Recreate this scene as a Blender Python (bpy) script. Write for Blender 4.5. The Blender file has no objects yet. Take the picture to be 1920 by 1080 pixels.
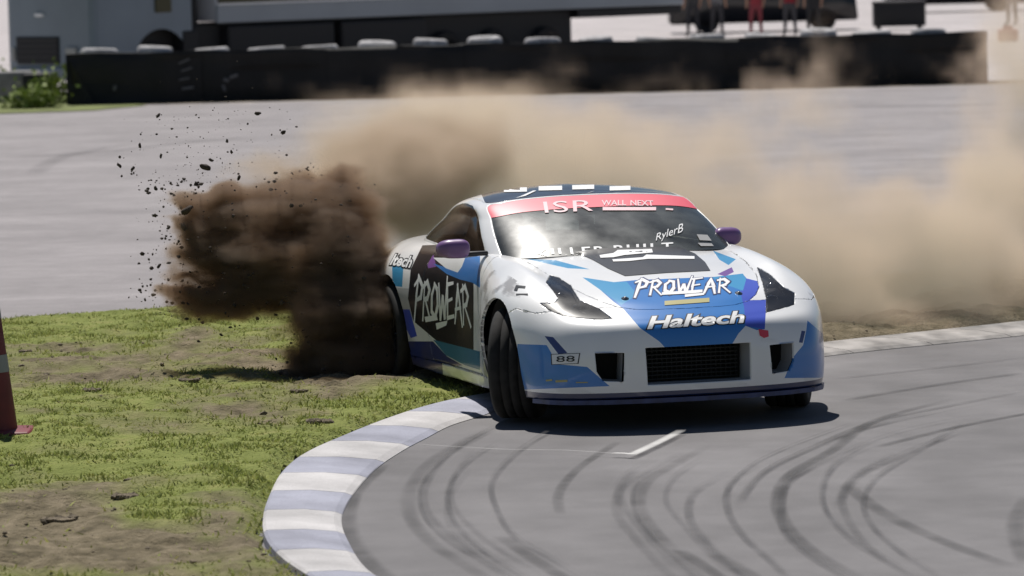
import bpy, bmesh, math, random
import numpy as np
from mathutils import Vector, Matrix
from mathutils.bvhtree import BVHTree
R = math.radians
rng = np.random.RandomState(7)
random.seed(7)
SC = bpy.context.scene
COL = SC.collection

# ------------------------------------------------------------------ camera
CAM_H, FPX, HZ = 2.81, 8100.0, -106.0          # height (m), focal length in photo pixels, horizon row
PITCH, ROLL = math.atan((540 - HZ) / FPX), R(1.4)
cp, sp, cr, sr = math.cos(PITCH), math.sin(PITCH), math.cos(ROLL), math.sin(ROLL)
FW = np.array([0, cp, -sp]); _u = np.array([0, sp, cp]); _r = np.array([1., 0, 0])
RT = _r * cr - _u * sr; UP = _u * cr + _r * sr
CPOS = np.array([0, 0, CAM_H])
cam = bpy.data.cameras.new('camera'); cam_o = bpy.data.objects.new('camera', cam); COL.objects.link(cam_o)
m = Matrix.Identity(4)
for i in range(3):
    m[i][0], m[i][1], m[i][2], m[i][3] = RT[i], UP[i], -FW[i], CPOS[i]
cam_o.matrix_world = m
cam.sensor_width = 36; cam.lens = FPX * 36 / 1920
cam.clip_start = 0.5; cam.clip_end = 3000
cam.dof.use_dof = True; cam.dof.focus_distance = 25.6; cam.dof.aperture_fstop = 4.0
SC.camera = cam_o

# ------------------------------------------------------------------ light
SUN_EL, SUN_AZ = 64.0, -16.0                  # the sun stands behind the car, a little to the left
w = bpy.data.worlds.new('World'); SC.world = w; w.use_nodes = True
nt = w.node_tree; bg = nt.nodes['Background']
sky = nt.nodes.new('ShaderNodeTexSky'); sky.sky_type = 'NISHITA'; sky.sun_disc = False
sky.sun_elevation = R(SUN_EL); sky.sun_rotation = R(SUN_AZ); sky.dust_density = 0.3; sky.air_density = 0.9; sky.altitude = 300
nt.links.new(sky.outputs[0], bg.inputs[0]); bg.inputs[1].default_value = 0.05
sl = bpy.data.lights.new('sun', 'SUN'); sl.energy = 5.0; sl.angle = R(0.53); sl.color = (1, .96, .9)
so = bpy.data.objects.new('sun', sl); COL.objects.link(so)
sd = Vector((math.sin(R(SUN_AZ)) * math.cos(R(SUN_EL)), math.cos(R(SUN_AZ)) * math.cos(R(SUN_EL)), math.sin(R(SUN_EL))))
so.rotation_euler = sd.to_track_quat('Z', 'Y').to_euler(); so.location = (0, 30, 30)
SC.view_settings.view_transform = 'Standard'; SC.view_settings.look = 'None'
SC.view_settings.exposure = 0.05; SC.view_settings.gamma = 1
SC.render.engine = 'CYCLES'
cy = SC.cycles
cy.use_denoising = True
cy.max_bounces = 8; cy.diffuse_bounces = 3; cy.glossy_bounces = 3; cy.transmission_bounces = 4
cy.transparent_max_bounces = 16; cy.volume_bounces = 2
cy.volume_step_rate = 4.0; cy.volume_max_steps = 256
cy.sample_clamp_indirect = 8
cy.use_adaptive_sampling = True; cy.adaptive_threshold = 0.01

# ------------------------------------------------------------------ pixel helpers
def pix_ray(px):
    return FW + RT * (px[0] - 960) / FPX - UP * (px[1] - 540) / FPX
def gnd(px, z=0.0):
    d = pix_ray(px); t = (z - CAM_H) / d[2]; return CPOS + t * d
def at(px, Y):
    d = pix_ray(px); t = Y / d[1]; return CPOS + t * d
# car frame: x forward from the front axle, y to the car's left, z up
CAR_X, CAR_Y, YAW, CPIT = .825, 25.6, R(16.5), .008
_h = np.array([math.sin(YAW), -math.cos(YAW), 0]); _l = np.array([math.cos(YAW), math.sin(YAW), 0]); _z = np.array([0, 0, 1.])
CX = _h * math.cos(CPIT) + _z * math.sin(CPIT); CZ = _z * math.cos(CPIT) - _h * math.sin(CPIT); CY = _l
CO = np.array([CAR_X, CAR_Y, 0.012]); CAXES = np.stack([CX, CY, CZ])
CAMC = CAXES @ (CPOS - CO)                     # the camera in the car's frame
def cray(px): return CAXES @ pix_ray(px)
def c2p(V):
    W = np.atleast_2d(V) @ CAXES + CO - CPOS
    z = W @ FW
    return np.stack([960 + FPX * (W @ RT) / z, 540 - FPX * (W @ UP) / z], -1)
def inpoly(P, poly):
    P = np.asarray(P, float).reshape(-1, 2); poly = np.asarray(poly, float)
    ins = np.zeros(len(P), bool); n = len(poly); j = n - 1
    for i in range(n):
        xi, yi = poly[i]; xj, yj = poly[j]
        if yi != yj:
            c = ((yi > P[:, 1]) != (yj > P[:, 1])) & (P[:, 0] < (xj - xi) * (P[:, 1] - yi) / (yj - yi) + xi)
            ins ^= c
        j = i
    return ins
def polydist(P, poly, closed=True):
    P = np.asarray(P, float); poly = np.asarray(poly, float); d = np.full(len(P), 1e9)
    n = len(poly)
    for i in range(n if closed else n - 1):
        a = poly[i]; b = poly[(i + 1) % n]; ab = b - a; L = (ab @ ab) or 1e-9
        t = np.clip(((P - a) @ ab) / L, 0, 1)
        d = np.minimum(d, np.hypot(*(P - a - t[:, None] * ab).T))
    return d
_lat = rng.rand(256, 256)
def vnoise(x, y):
    xi = np.floor(x).astype(int); yi = np.floor(y).astype(int); fx = x - xi; fy = y - yi
    fx = fx * fx * (3 - 2 * fx); fy = fy * fy * (3 - 2 * fy)
    g = lambda a, b: _lat[a & 255, b & 255]
    return (g(xi, yi) * (1 - fx) + g(xi + 1, yi) * fx) * (1 - fy) + (g(xi, yi + 1) * (1 - fx) + g(xi + 1, yi + 1) * fx) * fy
def fbm(x, y, o=4):
    s = 0; a = .5; t = 0
    for k in range(o):
        s = s + a * vnoise(x * 2 ** k + 17 * k, y * 2 ** k + 31 * k); t += a; a *= .5
    return s / t

# ------------------------------------------------------------------ materials
def mat(name, col=(.5, .5, .5), rough=.6, metal=0., noise=None, bump=None, spec=.5, coat=0., attr=None):
    m = bpy.data.materials.new(name); m.use_nodes = True; t = m.node_tree; b = t.nodes['Principled BSDF']
    b.inputs['Base Color'].default_value = (*col, 1); b.inputs['Roughness'].default_value = rough
    b.inputs['Metallic'].default_value = metal; b.inputs['Specular IOR Level'].default_value = spec
    b.inputs['Coat Weight'].default_value = coat; b.inputs['Coat Roughness'].default_value = .08
    src = None
    if attr:
        a = t.nodes.new('ShaderNodeAttribute'); a.attribute_name = attr; src = a.outputs['Color']
    if noise:                                   # (scale, amount, stretch)
        tc = t.nodes.new('ShaderNodeTexCoord'); mp = t.nodes.new('ShaderNodeMapping'); n = t.nodes.new('ShaderNodeTexNoise')
        t.links.new(tc.outputs['Object'], mp.inputs[0]); t.links.new(mp.outputs[0], n.inputs['Vector'])
        if len(noise) > 2: mp.inputs['Scale'].default_value = noise[2]
        n.inputs['Scale'].default_value = noise[0]; n.inputs['Detail'].default_value = 6
        mr = t.nodes.new('ShaderNodeMapRange'); t.links.new(n.outputs[0], mr.inputs[0])
        mr.inputs[1].default_value = .3; mr.inputs[2].default_value = .7
        mr.inputs[3].default_value = 1 - noise[1]; mr.inputs[4].default_value = 1 + noise[1]
        mx = t.nodes.new('ShaderNodeVectorMath'); mx.operation = 'MULTIPLY'
        if src: t.links.new(src, mx.inputs[0])
        else: mx.inputs[0].default_value = col
        t.links.new(mr.outputs[0], mx.inputs[1]); src = mx.outputs[0]
    if src: t.links.new(src, b.inputs['Base Color'])
    if bump:
        tc = t.nodes.new('ShaderNodeTexCoord'); n = t.nodes.new('ShaderNodeTexNoise'); bp = t.nodes.new('ShaderNodeBump')
        t.links.new(tc.outputs['Object'], n.inputs['Vector']); n.inputs['Scale'].default_value = bump[0]; n.inputs['Detail'].default_value = 8
        bp.inputs['Strength'].default_value = bump[1]; bp.inputs['Distance'].default_value = bump[2]
        t.links.new(n.outputs[0], bp.inputs['Height']); t.links.new(bp.outputs[0], b.inputs['Normal'])
    return m
def glass_mat(name, tint, gloss=.12, rough=.03, film=0., filmcol=(.5, .5, .5), frough=.3):
    m = bpy.data.materials.new(name); m.use_nodes = True; t = m.node_tree
    for n in list(t.nodes): t.nodes.remove(n)
    o = t.nodes.new('ShaderNodeOutputMaterial'); tr = t.nodes.new('ShaderNodeBsdfTransparent'); tr.inputs[0].default_value = (*tint, 1)
    gl = t.nodes.new('ShaderNodeBsdfGlossy'); gl.inputs['Roughness'].default_value = rough; gl.inputs[0].default_value = (1, 1, 1, 1)
    fr = t.nodes.new('ShaderNodeFresnel'); fr.inputs[0].default_value = 1.5
    mx = t.nodes.new('ShaderNodeMixShader'); t.links.new(fr.outputs[0], mx.inputs[0]); t.links.new(tr.outputs[0], mx.inputs[1]); t.links.new(gl.outputs[0], mx.inputs[2])
    last = mx.outputs[0]
    if film:                                    # a film of road dust on the glass
        df = t.nodes.new('ShaderNodeBsdfPrincipled'); df.inputs['Base Color'].default_value = (*filmcol, 1); df.inputs['Roughness'].default_value = frough; df.inputs['IOR'].default_value = 1.9
        df.inputs['Specular IOR Level'].default_value = 1.0
        tc = t.nodes.new('ShaderNodeTexCoord'); n = t.nodes.new('ShaderNodeTexNoise'); n.inputs['Scale'].default_value = 5; n.inputs['Detail'].default_value = 6
        t.links.new(tc.outputs['Object'], n.inputs['Vector'])
        mr = t.nodes.new('ShaderNodeMapRange'); mr.inputs[1].default_value = .3; mr.inputs[2].default_value = .75
        mr.inputs[3].default_value = film * .5; mr.inputs[4].default_value = film * 1.6; t.links.new(n.outputs[0], mr.inputs[0])
        m2 = t.nodes.new('ShaderNodeMixShader'); t.links.new(mr.outputs[0], m2.inputs[0]); t.links.new(last, m2.inputs[1]); t.links.new(df.outputs[0], m2.inputs[2]); last = m2.outputs[0]
    t.links.new(last, o.inputs[0])
    return m
M = {}
M['black'] = mat('black_plastic', (.012, .012, .014), .5)
M['rubber'] = mat('tyre_rubber', (.012, .0115, .0115), .8, noise=(9, .35))
M['tread'] = mat('dusty_tread', (.016, .015, .0145), .9, noise=(14, .5))
M['rim'] = mat('rim_metal', (.05, .05, .06), .35, .8)
M['disc'] = mat('brake_disc', (.3, .28, .27), .35, 1)
M['paint'] = mat('car_paint', (.8, .8, .8), .32, coat=.8, attr='Col', noise=(2.2, .06))
M['liner'] = mat('wheel_well', (.01, .01, .01), .9)
M['interior'] = mat('cabin_black', (.016, .017, .018), .7)
M['cage'] = mat('cage_steel', (.09, .1, .1), .45)
M['vinyl_white'] = mat('white_vinyl', (.82, .82, .82), .4)
M['vinyl_black'] = mat('black_vinyl', (.012, .012, .016), .4)
M['vinyl_gold'] = mat('gold_vinyl', (.42, .38, .16), .4)
M['vinyl_pink'] = mat('pale_pink_vinyl', (.85, .62, .64), .4)
M['vinyl_red'] = mat('red_vinyl', (.7, .06, .1), .4)
M['vinyl_navy'] = mat('navy_vinyl', (.02, .03, .12), .4)
M['sun_red'] = mat('sunstrip_red', (.78, .11, .15), .42, spec=1.0)
M['mirror_purple'] = mat('purple_wrap', (.18, .09, .24), .4, coat=.4)
M['mirror_glass'] = mat('mirror_glass', (.6, .6, .6), .03, 1)
M['carbon'] = mat('carbon_vent', (.016, .016, .019), .42, noise=(60, .2), coat=.3)
M['glass'] = glass_mat('windscreen_glass', (.30, .36, .33), film=.26, filmcol=(.11, .13, .12), frough=.40)
M['side_glass'] = glass_mat('side_glass', (.10, .11, .12), film=.04, filmcol=(.1, .1, .1))
M['lens'] = glass_mat('headlight_lens', (.6, .6, .6), film=.10, filmcol=(.2, .19, .19))
M['housing'] = mat('lamp_housing', (.07, .068, .068), .3, noise=(20, .4))
M['duct'] = mat('duct_paint', (.45, .46, .48), .5)
M['chrome'] = mat('lamp_reflector', (.7, .7, .72), .15, 1)
M['pin'] = mat('pin_steel', (.25, .25, .25), .3, 1)

# ------------------------------------------------------------------ object helpers
def link(name, me, material=None, parent=None):
    o = bpy.data.objects.new(name, me); COL.objects.link(o)
    if material is not None and me is not None and not me.materials: me.materials.append(material)
    if parent: o.parent = parent
    return o
def mesh(name, V, F, smooth=True):
    me = bpy.data.meshes.new(name); me.from_pydata([tuple(map(float, v)) for v in V], [], [tuple(map(int, f)) for f in F]); me.validate(); me.update()
    if smooth: me.polygons.foreach_set('use_smooth', [True] * len(me.polygons))
    return me
def bm_obj(name, bm, material, parent=None, smooth=True, loc=None, recalc=True):
    me = bpy.data.meshes.new(name)
    if recalc: bmesh.ops.recalc_face_normals(bm, faces=bm.faces)
    bm.to_mesh(me); bm.free()
    if smooth: me.polygons.foreach_set('use_smooth', [True] * len(me.polygons))
    o = link(name, me, material, parent)
    if loc is not None: o.location = loc
    return o
def box(bm, c, s, bev=0., rot=None, taper=None):
    r = bmesh.ops.create_cube(bm, size=1); vs = r['verts']
    for v in vs:
        k = 1.0
        if taper and v.co.z > 0: v.co.x *= taper[0]; v.co.y *= taper[1]
        v.co = Vector((v.co.x * s[0], v.co.y * s[1], v.co.z * s[2]))
        if rot: v.co = rot @ v.co
        v.co += Vector(c)
    if bev:
        es = list({e for v in vs for e in v.link_edges})
        bmesh.ops.bevel(bm, geom=es, offset=bev, segments=2, affect='EDGES', profile=.5)
def tube(bm, pts, r, seg=8):
    pts = [Vector(p) for p in pts]; rings = []
    rr = r if hasattr(r, '__len__') else [r] * len(pts)
    for i, p in enumerate(pts):
        d = (pts[min(i + 1, len(pts) - 1)] - pts[max(i - 1, 0)]).normalized()
        a = d.orthogonal().normalized() if i == 0 else (rings_a - d * rings_a.dot(d)).normalized()
        rings_a = a; b = d.cross(a)
        rings.append([bm.verts.new(p + (a * math.cos(t) + b * math.sin(t)) * rr[i]) for t in np.linspace(0, 2 * math.pi, seg, endpoint=False)])
    for A, B in zip(rings, rings[1:]):
        for k in range(seg): bm.faces.new((A[k], A[(k + 1) % seg], B[(k + 1) % seg], B[k]))
    bm.faces.new(rings[0]); bm.faces.new(rings[-1])
def lathe(bm, prof, axis='Y', seg=40, c=(0, 0, 0)):
    rings = []
    for k in range(seg):
        a = 2 * math.pi * k / seg; ring = []
        for r, h in prof:
            p = {'Y': (r * math.cos(a), h, r * math.sin(a)), 'Z': (r * math.cos(a), r * math.sin(a), h), 'X': (h, r * math.cos(a), r * math.sin(a))}[axis]
            ring.append(bm.verts.new(Vector(p) + Vector(c)))
        rings.append(ring)
    for k in range(seg):
        A, B = rings[k], rings[(k + 1) % seg]
        for j in range(len(prof) - 1): bm.faces.new((A[j], A[j + 1], B[j + 1], B[j]))
    return rings
def thing(name, label, cat, loc=(0, 0, 0), rz=0, group=None):
    o = bpy.data.objects.new(name, None); COL.objects.link(o); o.location = loc; o.rotation_euler = (0, 0, rz)
    tag(o, label, cat, group); return o
def tag(o, label=None, cat=None, group=None, kind=None):
    if label: o['label'] = label
    if cat: o['category'] = cat
    if group: o['group'] = group
    if kind: o['kind'] = kind
    return o

# ================================================================== THE SETTING
def asphalt(name, col, streak, bump=.35, sa=(.80, 1.12)):
    m = bpy.data.materials.new(name); m.use_nodes = True; t = m.node_tree; b = t.nodes['Principled BSDF']; N = t.nodes.new; Lk = t.links.new
    b.inputs['Roughness'].default_value = .85; b.inputs['Specular IOR Level'].default_value = .3
    tc = N('ShaderNodeTexCoord')
    def nz(scale, stretch=(1, 1, 1), detail=6):
        mp = N('ShaderNodeMapping'); mp.inputs['Scale'].default_value = stretch; Lk(tc.outputs['Object'], mp.inputs[0])
        n = N('ShaderNodeTexNoise'); n.inputs['Scale'].default_value = scale; n.inputs['Detail'].default_value = detail; Lk(mp.outputs[0], n.inputs['Vector']); return n.outputs[0]
    def rng_(s, lo, hi, a=.3, c=.7):
        r = N('ShaderNodeMapRange'); r.inputs[1].default_value = a; r.inputs[2].default_value = c; r.inputs[3].default_value = lo; r.inputs[4].default_value = hi; Lk(s, r.inputs[0]); return r.outputs[0]
    def mul(a, c):
        q = N('ShaderNodeMath'); q.operation = 'MULTIPLY'; Lk(a, q.inputs[0]); Lk(c, q.inputs[1]); return q.outputs[0]
    v = mul(mul(rng_(nz(.6), .86, 1.12), rng_(nz(240, detail=3), .72, 1.28)), mul(rng_(nz(3.5), .92, 1.08), rng_(nz(1.0, streak, 4), *sa)))
    mx = N('ShaderNodeVectorMath'); mx.operation = 'MULTIPLY'; mx.inputs[0].default_value = col; Lk(v, mx.inputs[1]); Lk(mx.outputs[0], b.inputs['Base Color'])
    bp = N('ShaderNodeBump'); bp.inputs['Strength'].default_value = bump; bp.inputs['Distance'].default_value = .006; Lk(nz(160, detail=4), bp.inputs['Height']); Lk(bp.outputs[0], b.inputs['Normal'])
    return m
def sheet(name, pts, z, material):
    bm_ = bmesh.new(); bm_.faces.new([bm_.verts.new((p[0], p[1], z)) for p in pts]); 
    o = bm_obj(name, bm_, material, smooth=False); o['kind'] = 'structure'; return o
M['asphalt'] = asphalt('near_asphalt', (.170, .163, .166), (1.2, .5, 1))
M['asphalt_far'] = asphalt('far_asphalt', (.25, .232, .235), (.3, 1.6, 1), sa=(.92, 1.06))
M['concrete'] = asphalt('paddock_concrete', (.42, .385, .385), (.2, 1.2, 1))
M['ground'] = mat('rough_ground', (.17, .14, .10), .95, noise=(.5, .4))
sheet('ground', [(-1500, -40), (1500, -40), (1500, 2500), (-1500, 2500)], -.03, M['ground'])
near_track = sheet('near_track', [(-14, 4), (30, 4), (30, 40), (-14, 40)], 0, M['asphalt'])
far_track = sheet('far_track', [(-70, 31.5), (70, 31.5), (70, 79.2), (-70, 80.2)], .006, M['asphalt_far'])
paddock = sheet('paddock', [(-120, 82), (120, 81.5), (120, 400), (-120, 400)], .0, M['concrete'])

def smooth_path(P, step):
    P = np.array(P, float); Q, _ = spline0(P, step); return Q
def spline0(P, step):
    out = []
    n = len(P)
    for i in range(n - 1):
        p0, p1, p2, p3 = P[max(i - 1, 0)], P[i], P[i + 1], P[min(i + 2, n - 1)]
        k = max(2, int(np.linalg.norm(p2 - p1) / step))
        for t in np.arange(k) / k:
            out.append(.5 * ((2 * p1) + (-p0 + p2) * t + (2 * p0 - 5 * p1 + 4 * p2 - p3) * t * t + (-p0 + 3 * p1 - 3 * p2 + p3) * t ** 3))
    out.append(P[-1]); return np.array(out), None
# kerb: the two edges traced on the ground
inn = [(760, 1240), (610, 1120), (533, 1067), (499, 1027), (494, 985), (508, 940), (530, 900), (570, 866), (640, 834), (720, 802), (800, 776), (893, 756)]
out = [(880, 1220), (770, 1120), (690, 1070), (655, 1020), (641, 975), (662, 930), (706, 880), (755, 846), (800, 822), (845, 799), (905, 780), (960, 762)]
inn = [gnd(p)[:2] for p in inn]; out = [gnd(p)[:2] for p in out]
far_in = [(.45, 27.35), (1.2, 28.3), (2.12, 29.30), (2.9, 29.95), (3.62, 30.55), (5.2, 32.0), (7.5, 34.2), (10.5, 37.2)]
far_out = [(.60, 27.05), (1.38, 28.0), (2.17, 28.88), (2.98, 29.52), (3.73, 30.10), (5.38, 31.6), (7.8, 33.7), (10.8, 36.8)]
inn = np.array(inn + far_in); out = np.array(out + far_out)
def resample(P, n):
    Q, _ = spline0(P, .03); s = np.r_[0, np.cumsum(np.linalg.norm(np.diff(Q, axis=0), axis=1))]
    t = np.linspace(0, s[-1], n); return np.stack([np.interp(t, s, Q[:, 0]), np.interp(t, s, Q[:, 1])], -1), s[-1]
NK = 401
KI, Lk_ = resample(inn, NK); KO, _ = resample(out, NK)
M['kerb_white'] = asphalt('kerb_white', (.48, .465, .465), (2.5, 2.5, 1))
M['kerb_blue'] = asphalt('kerb_blue', (.31, .315, .375), (2.5, 2.5, 1))
M['kerb_grey'] = mat('kerb_grey', (.29, .272, .258), .85, noise=(5, .4), bump=(40, .3, .01))
kerb = bpy.data.objects.new('kerb', None); COL.objects.link(kerb); kerb['kind'] = 'structure'
nb = int(Lk_ / .72); edges = np.linspace(0, NK - 1, nb + 1).astype(int)
for k in range(nb):
    i0, i1 = edges[k], edges[k + 1]; bk = bmesh.new(); rows = []
    for j, i in enumerate(range(i0, i1 + 1)):
        a, c = KI[i], KO[i]
        if i == i0: a = a * .97 + KI[i + 1] * .03; c = c * .97 + KO[i + 1] * .03
        if i == i1: a = a * .9 + KI[i - 1] * .1; c = c * .9 + KO[i - 1] * .1
        prof = [(-.02, -.05), (-.0, .045), (.04, .055), (.5, .046), (.9, .022), (1.0, .004), (1.0, -.03)]
        rows.append([bk.verts.new((*(a * (1 - u) + c * u), z)) for u, z in prof])
    for A_, B_ in zip(rows, rows[1:]):
        for q in range(6): bk.faces.new((A_[q], A_[q + 1], B_[q + 1], B_[q]))
    bk.faces.new(rows[0]); bk.faces.new(rows[-1])
    y = KI[i0][1]
    mk = M['kerb_grey'] if KI[i0][0] > 1.4 else (M['kerb_white'] if k % 2 else M['kerb_blue'])
    bm_obj('kerb_block', bk, mk, kerb, smooth=False)

# infield verge: grass, torn soil
far_edge = [(11, 38.2), (8, 36.4), (5, 34.9), (2, 34.3), (-.5, 34.0), (-2.6, 33.6), (-3.3, 33.0), (-3.9, 32.7), (-6, 31.2), (-9, 28.5), (-12, 24)]
verge_poly = np.concatenate([KI * 1.0, np.array(far_edge), np.array([(-12, 14), KI[0] + np.array([-.5, -1.5])])])
gx = np.arange(-9, 10.5, .045); gy = np.arange(17.5, 38, .045); GX, GY = np.meshgrid(gx, gy); PP = np.stack([GX.ravel(), GY.ravel()], -1)
ins = inpoly(PP, verge_poly); de = np.zeros(len(PP)); de[ins] = polydist(PP[ins], verge_poly)
def soil_mask(x, y):
    """1 = bare soil, 0 = grass; photo pixel rows steer the large patches"""
    n1 = fbm(x * 1.1 + 3, y * .8 + 5, 4); n2 = fbm(x * 3.5 + 40, y * 2.6 + 9, 4)
    d = np.stack([x, y, 0 * x], -1) - CPOS; zz = d @ FW; u = 960 + FPX * (d @ RT) / zz; v = 540 - FPX * (d @ UP) / zz
    s = (n1 - .52) * 2.2 + (n2 - .5) * 2.2 + .05
    s += 1.0 * np.exp(-((v - 700) / 60) ** 2 - ((u - 260) / 330) ** 2) * .8              # worn band
    s += 1.9 * np.exp(-((v - 985) / 55) ** 2 - ((u - 110) / 170) ** 2) + .9 * np.exp(-((v - 1060) / 50) ** 2) + 1.0 * np.exp(-((v - 980) / 45) ** 2 - ((u - 420) / 70) ** 2)
    s -= .9 * np.exp(-((v - 890) / 50) ** 2) + .8 * np.exp(-((v - 605) / 35) ** 2) + 1.2 * np.exp(-((v - 770) / 40) ** 2 - ((u - 760) / 130) ** 2) + 1.1 * np.exp(-((v - 990) / 45) ** 2 - ((u - 310) / 70) ** 2)
    s += 2.5 * np.clip((u - 900) / 300, 0, 1)                                               # dusty dirt behind the car
    s += 1.7 * np.exp(-((u - 640) / 130) ** 2 - ((v - 725) / 30) ** 2)
    return np.clip(s * .75 + .17, 0, 1)
sm = np.zeros(len(PP)); sm[ins] = soil_mask(PP[ins, 0], PP[ins, 1])
lump = fbm(PP[:, 0] * 2.2, PP[:, 1] * 2.2, 4) - .5
lump2 = fbm(PP[:, 0] * 8 + 50, PP[:, 1] * 8 + 8, 3) - .5
zz_ = np.minimum(de * .5, .06) + .012 + (lump * .10 + lump2 * .05 * (.5 + sm)) * np.clip(de * 3, 0, 1)
right = np.clip((PP[:, 0] - 1.5) / 2, 0, 1); zz_ += right * np.clip(de, 0, 1) * .10 * np.clip(lump * 4 + .5, 0, 1)
zz_ = np.maximum(zz_, .012)
idx = np.full(len(PP), -1); idx[ins] = np.arange(ins.sum()); ID = idx.reshape(GX.shape)
q = np.stack([ID[:-1, :-1], ID[:-1, 1:], ID[1:, 1:], ID[1:, :-1]], -1).reshape(-1, 4); q = q[(q >= 0).all(1)]
VV = np.concatenate([PP[ins], zz_[ins][:, None]], 1)
me = mesh('verge', VV, q)
a = me.attributes.new('soil', 'FLOAT', 'POINT'); a.data.foreach_set('value', sm[ins].astype(np.float32))
vm = bpy.data.materials.new('verge_soil_grass'); vm.use_nodes = True; t = vm.node_tree; bsdf = t.nodes['Principled BSDF']; bsdf.inputs['Roughness'].default_value = .95; bsdf.inputs['Specular IOR Level'].default_value = .15
at_ = t.nodes.new('ShaderNodeAttribute'); at_.attribute_name = 'soil'
def rampn(src, stops):
    r = t.nodes.new('ShaderNodeValToRGB'); e = r.color_ramp.elements
    while len(e) < len(stops): e.new(.5)
    for k, (p, c) in enumerate(stops): e[k].position = p; e[k].color = (*c, 1)
    t.links.new(src, r.inputs[0]); return r.outputs[0]
tc = t.nodes.new('ShaderNodeTexCoord')
def noisen(scale, detail=6):
    n = t.nodes.new('ShaderNodeTexNoise'); n.inputs['Scale'].default_value = scale; n.inputs['Detail'].default_value = detail; t.links.new(tc.outputs['Object'], n.inputs['Vector']); return n.outputs[0]
gcol = rampn(noisen(6), [(.3, (.14, .165, .042)), (.55, (.20, .225, .065)), (.75, (.25, .245, .09))])
scol = rampn(noisen(9), [(.28, (.075, .062, .038)), (.5, (.155, .128, .083)), (.72, (.23, .19, .13))])
mx = t.nodes.new('ShaderNodeMix'); mx.data_type = 'RGBA'
t.links.new(at_.outputs['Fac'], mx.inputs[0]); t.links.new(gcol, mx.inputs[6]); t.links.new(scol, mx.inputs[7]); t.links.new(mx.outputs[2], bsdf.inputs['Base Color'])
bp = t.nodes.new('ShaderNodeBump'); bp.inputs['Distance'].default_value = .03; bp.inputs['Strength'].default_value = .8; t.links.new(noisen(45, 8), bp.inputs['Height']); t.links.new(bp.outputs[0], bsdf.inputs['Normal'])
verge = link('verge', me, vm); verge['kind'] = 'structure'
def verge_z(x, y):
    i = np.clip(((x - gx[0]) / .045).astype(int), 0, len(gx) - 1); j = np.clip(((y - gy[0]) / .045).astype(int), 0, len(gy) - 1)
    return zz_.reshape(GX.shape)[j, i], ins.reshape(GX.shape)[j, i], sm.reshape(GX.shape)[j, i], de.reshape(GX.shape)[j, i]
# grass blades
n = 330000
bx = rng.uniform(-5.2, 1.5, n); by = 17.8 + (34.2 - 17.8) * rng.rand(n) ** 1.1
bz, bi_, bs_, bd_ = verge_z(bx, by)
clump = fbm(bx * 5 + 7, by * 5 + 3, 3)
keep = bi_ & (rng.rand(n) > np.clip(bs_ * 1.15, 0, .97)) & (clump + .25 * rng.rand(n) > .50) & (bd_ > .004)
bx, by, bz, bs_, clump = bx[keep], by[keep], bz[keep], bs_[keep], clump[keep]; n = len(bx)
ht = (.008 + .022 * rng.rand(n) ** 1.6) * (.6 + 1.1 * np.clip(clump - .4, 0, .4) * 2.2); an = rng.rand(n) * 2 * math.pi; wd_ = .004 + .004 * rng.rand(n); le = rng.normal(0, .018, (n, 2))
ca, sa = np.cos(an) * wd_, np.sin(an) * wd_
base = np.stack([bx, by, bz - .004], -1)
p0 = base + np.stack([ca, sa, 0 * ca], -1); p1 = base - np.stack([ca, sa, 0 * ca], -1)
p2 = base + np.stack([le[:, 0] * .5 - ca * .6, le[:, 1] * .5 - sa * .6, ht * .6], -1); p3 = base + np.stack([le[:, 0], le[:, 1], ht], -1)
V = np.stack([p0, p1, p2, p3], 1).reshape(-1, 3)
me = bpy.data.meshes.new('grass'); me.vertices.add(len(V)); me.vertices.foreach_set('co', V.ravel())
k = np.arange(n) * 4; tri = np.stack([k, k + 1, k + 2, k, k + 2, k + 3], -1).ravel()
me.loops.add(len(tri)); me.loops.foreach_set('vertex_index', tri); me.polygons.add(2 * n); me.polygons.foreach_set('loop_start', np.arange(2 * n) * 3); me.polygons.foreach_set('loop_total', np.full(2 * n, 3)); me.update(); me.validate()
gc = np.array([(.225, .265, .07)]) * (.65 + .7 * rng.rand(n, 1)) + np.array([(.10, .06, .03)]) * np.clip(rng.normal(.25, .35, (n, 1)) + bs_[:, None] * .4, 0, 1.1)
ca_ = me.color_attributes.new('Col', 'FLOAT_COLOR', 'POINT'); ca_.data.foreach_set('color', np.repeat(np.concatenate([gc, np.ones((n, 1))], 1), 4, 0).astype(np.float32).ravel())
gm = mat('grass_blade', rough=.7, attr='Col', spec=.2)
t = gm.node_tree; tl = t.nodes.new('ShaderNodeBsdfTranslucent'); ms = t.nodes.new('ShaderNodeMixShader'); ms.inputs[0].default_value = .35
aa = [x for x in t.nodes if x.type == 'ATTRIBUTE'][0]; t.links.new(aa.outputs['Color'], tl.inputs[0]); t.links.new(t.nodes['Principled BSDF'].outputs[0], ms.inputs[1]); t.links.new(tl.outputs[0], ms.inputs[2]); t.links.new(ms.outputs[0], t.nodes['Material Output'].inputs[0])
go = link('grass', me, gm); tag(go, 'short patchy green grass growing on the verge inside the kerb', 'grass', kind='stuff')

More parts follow.
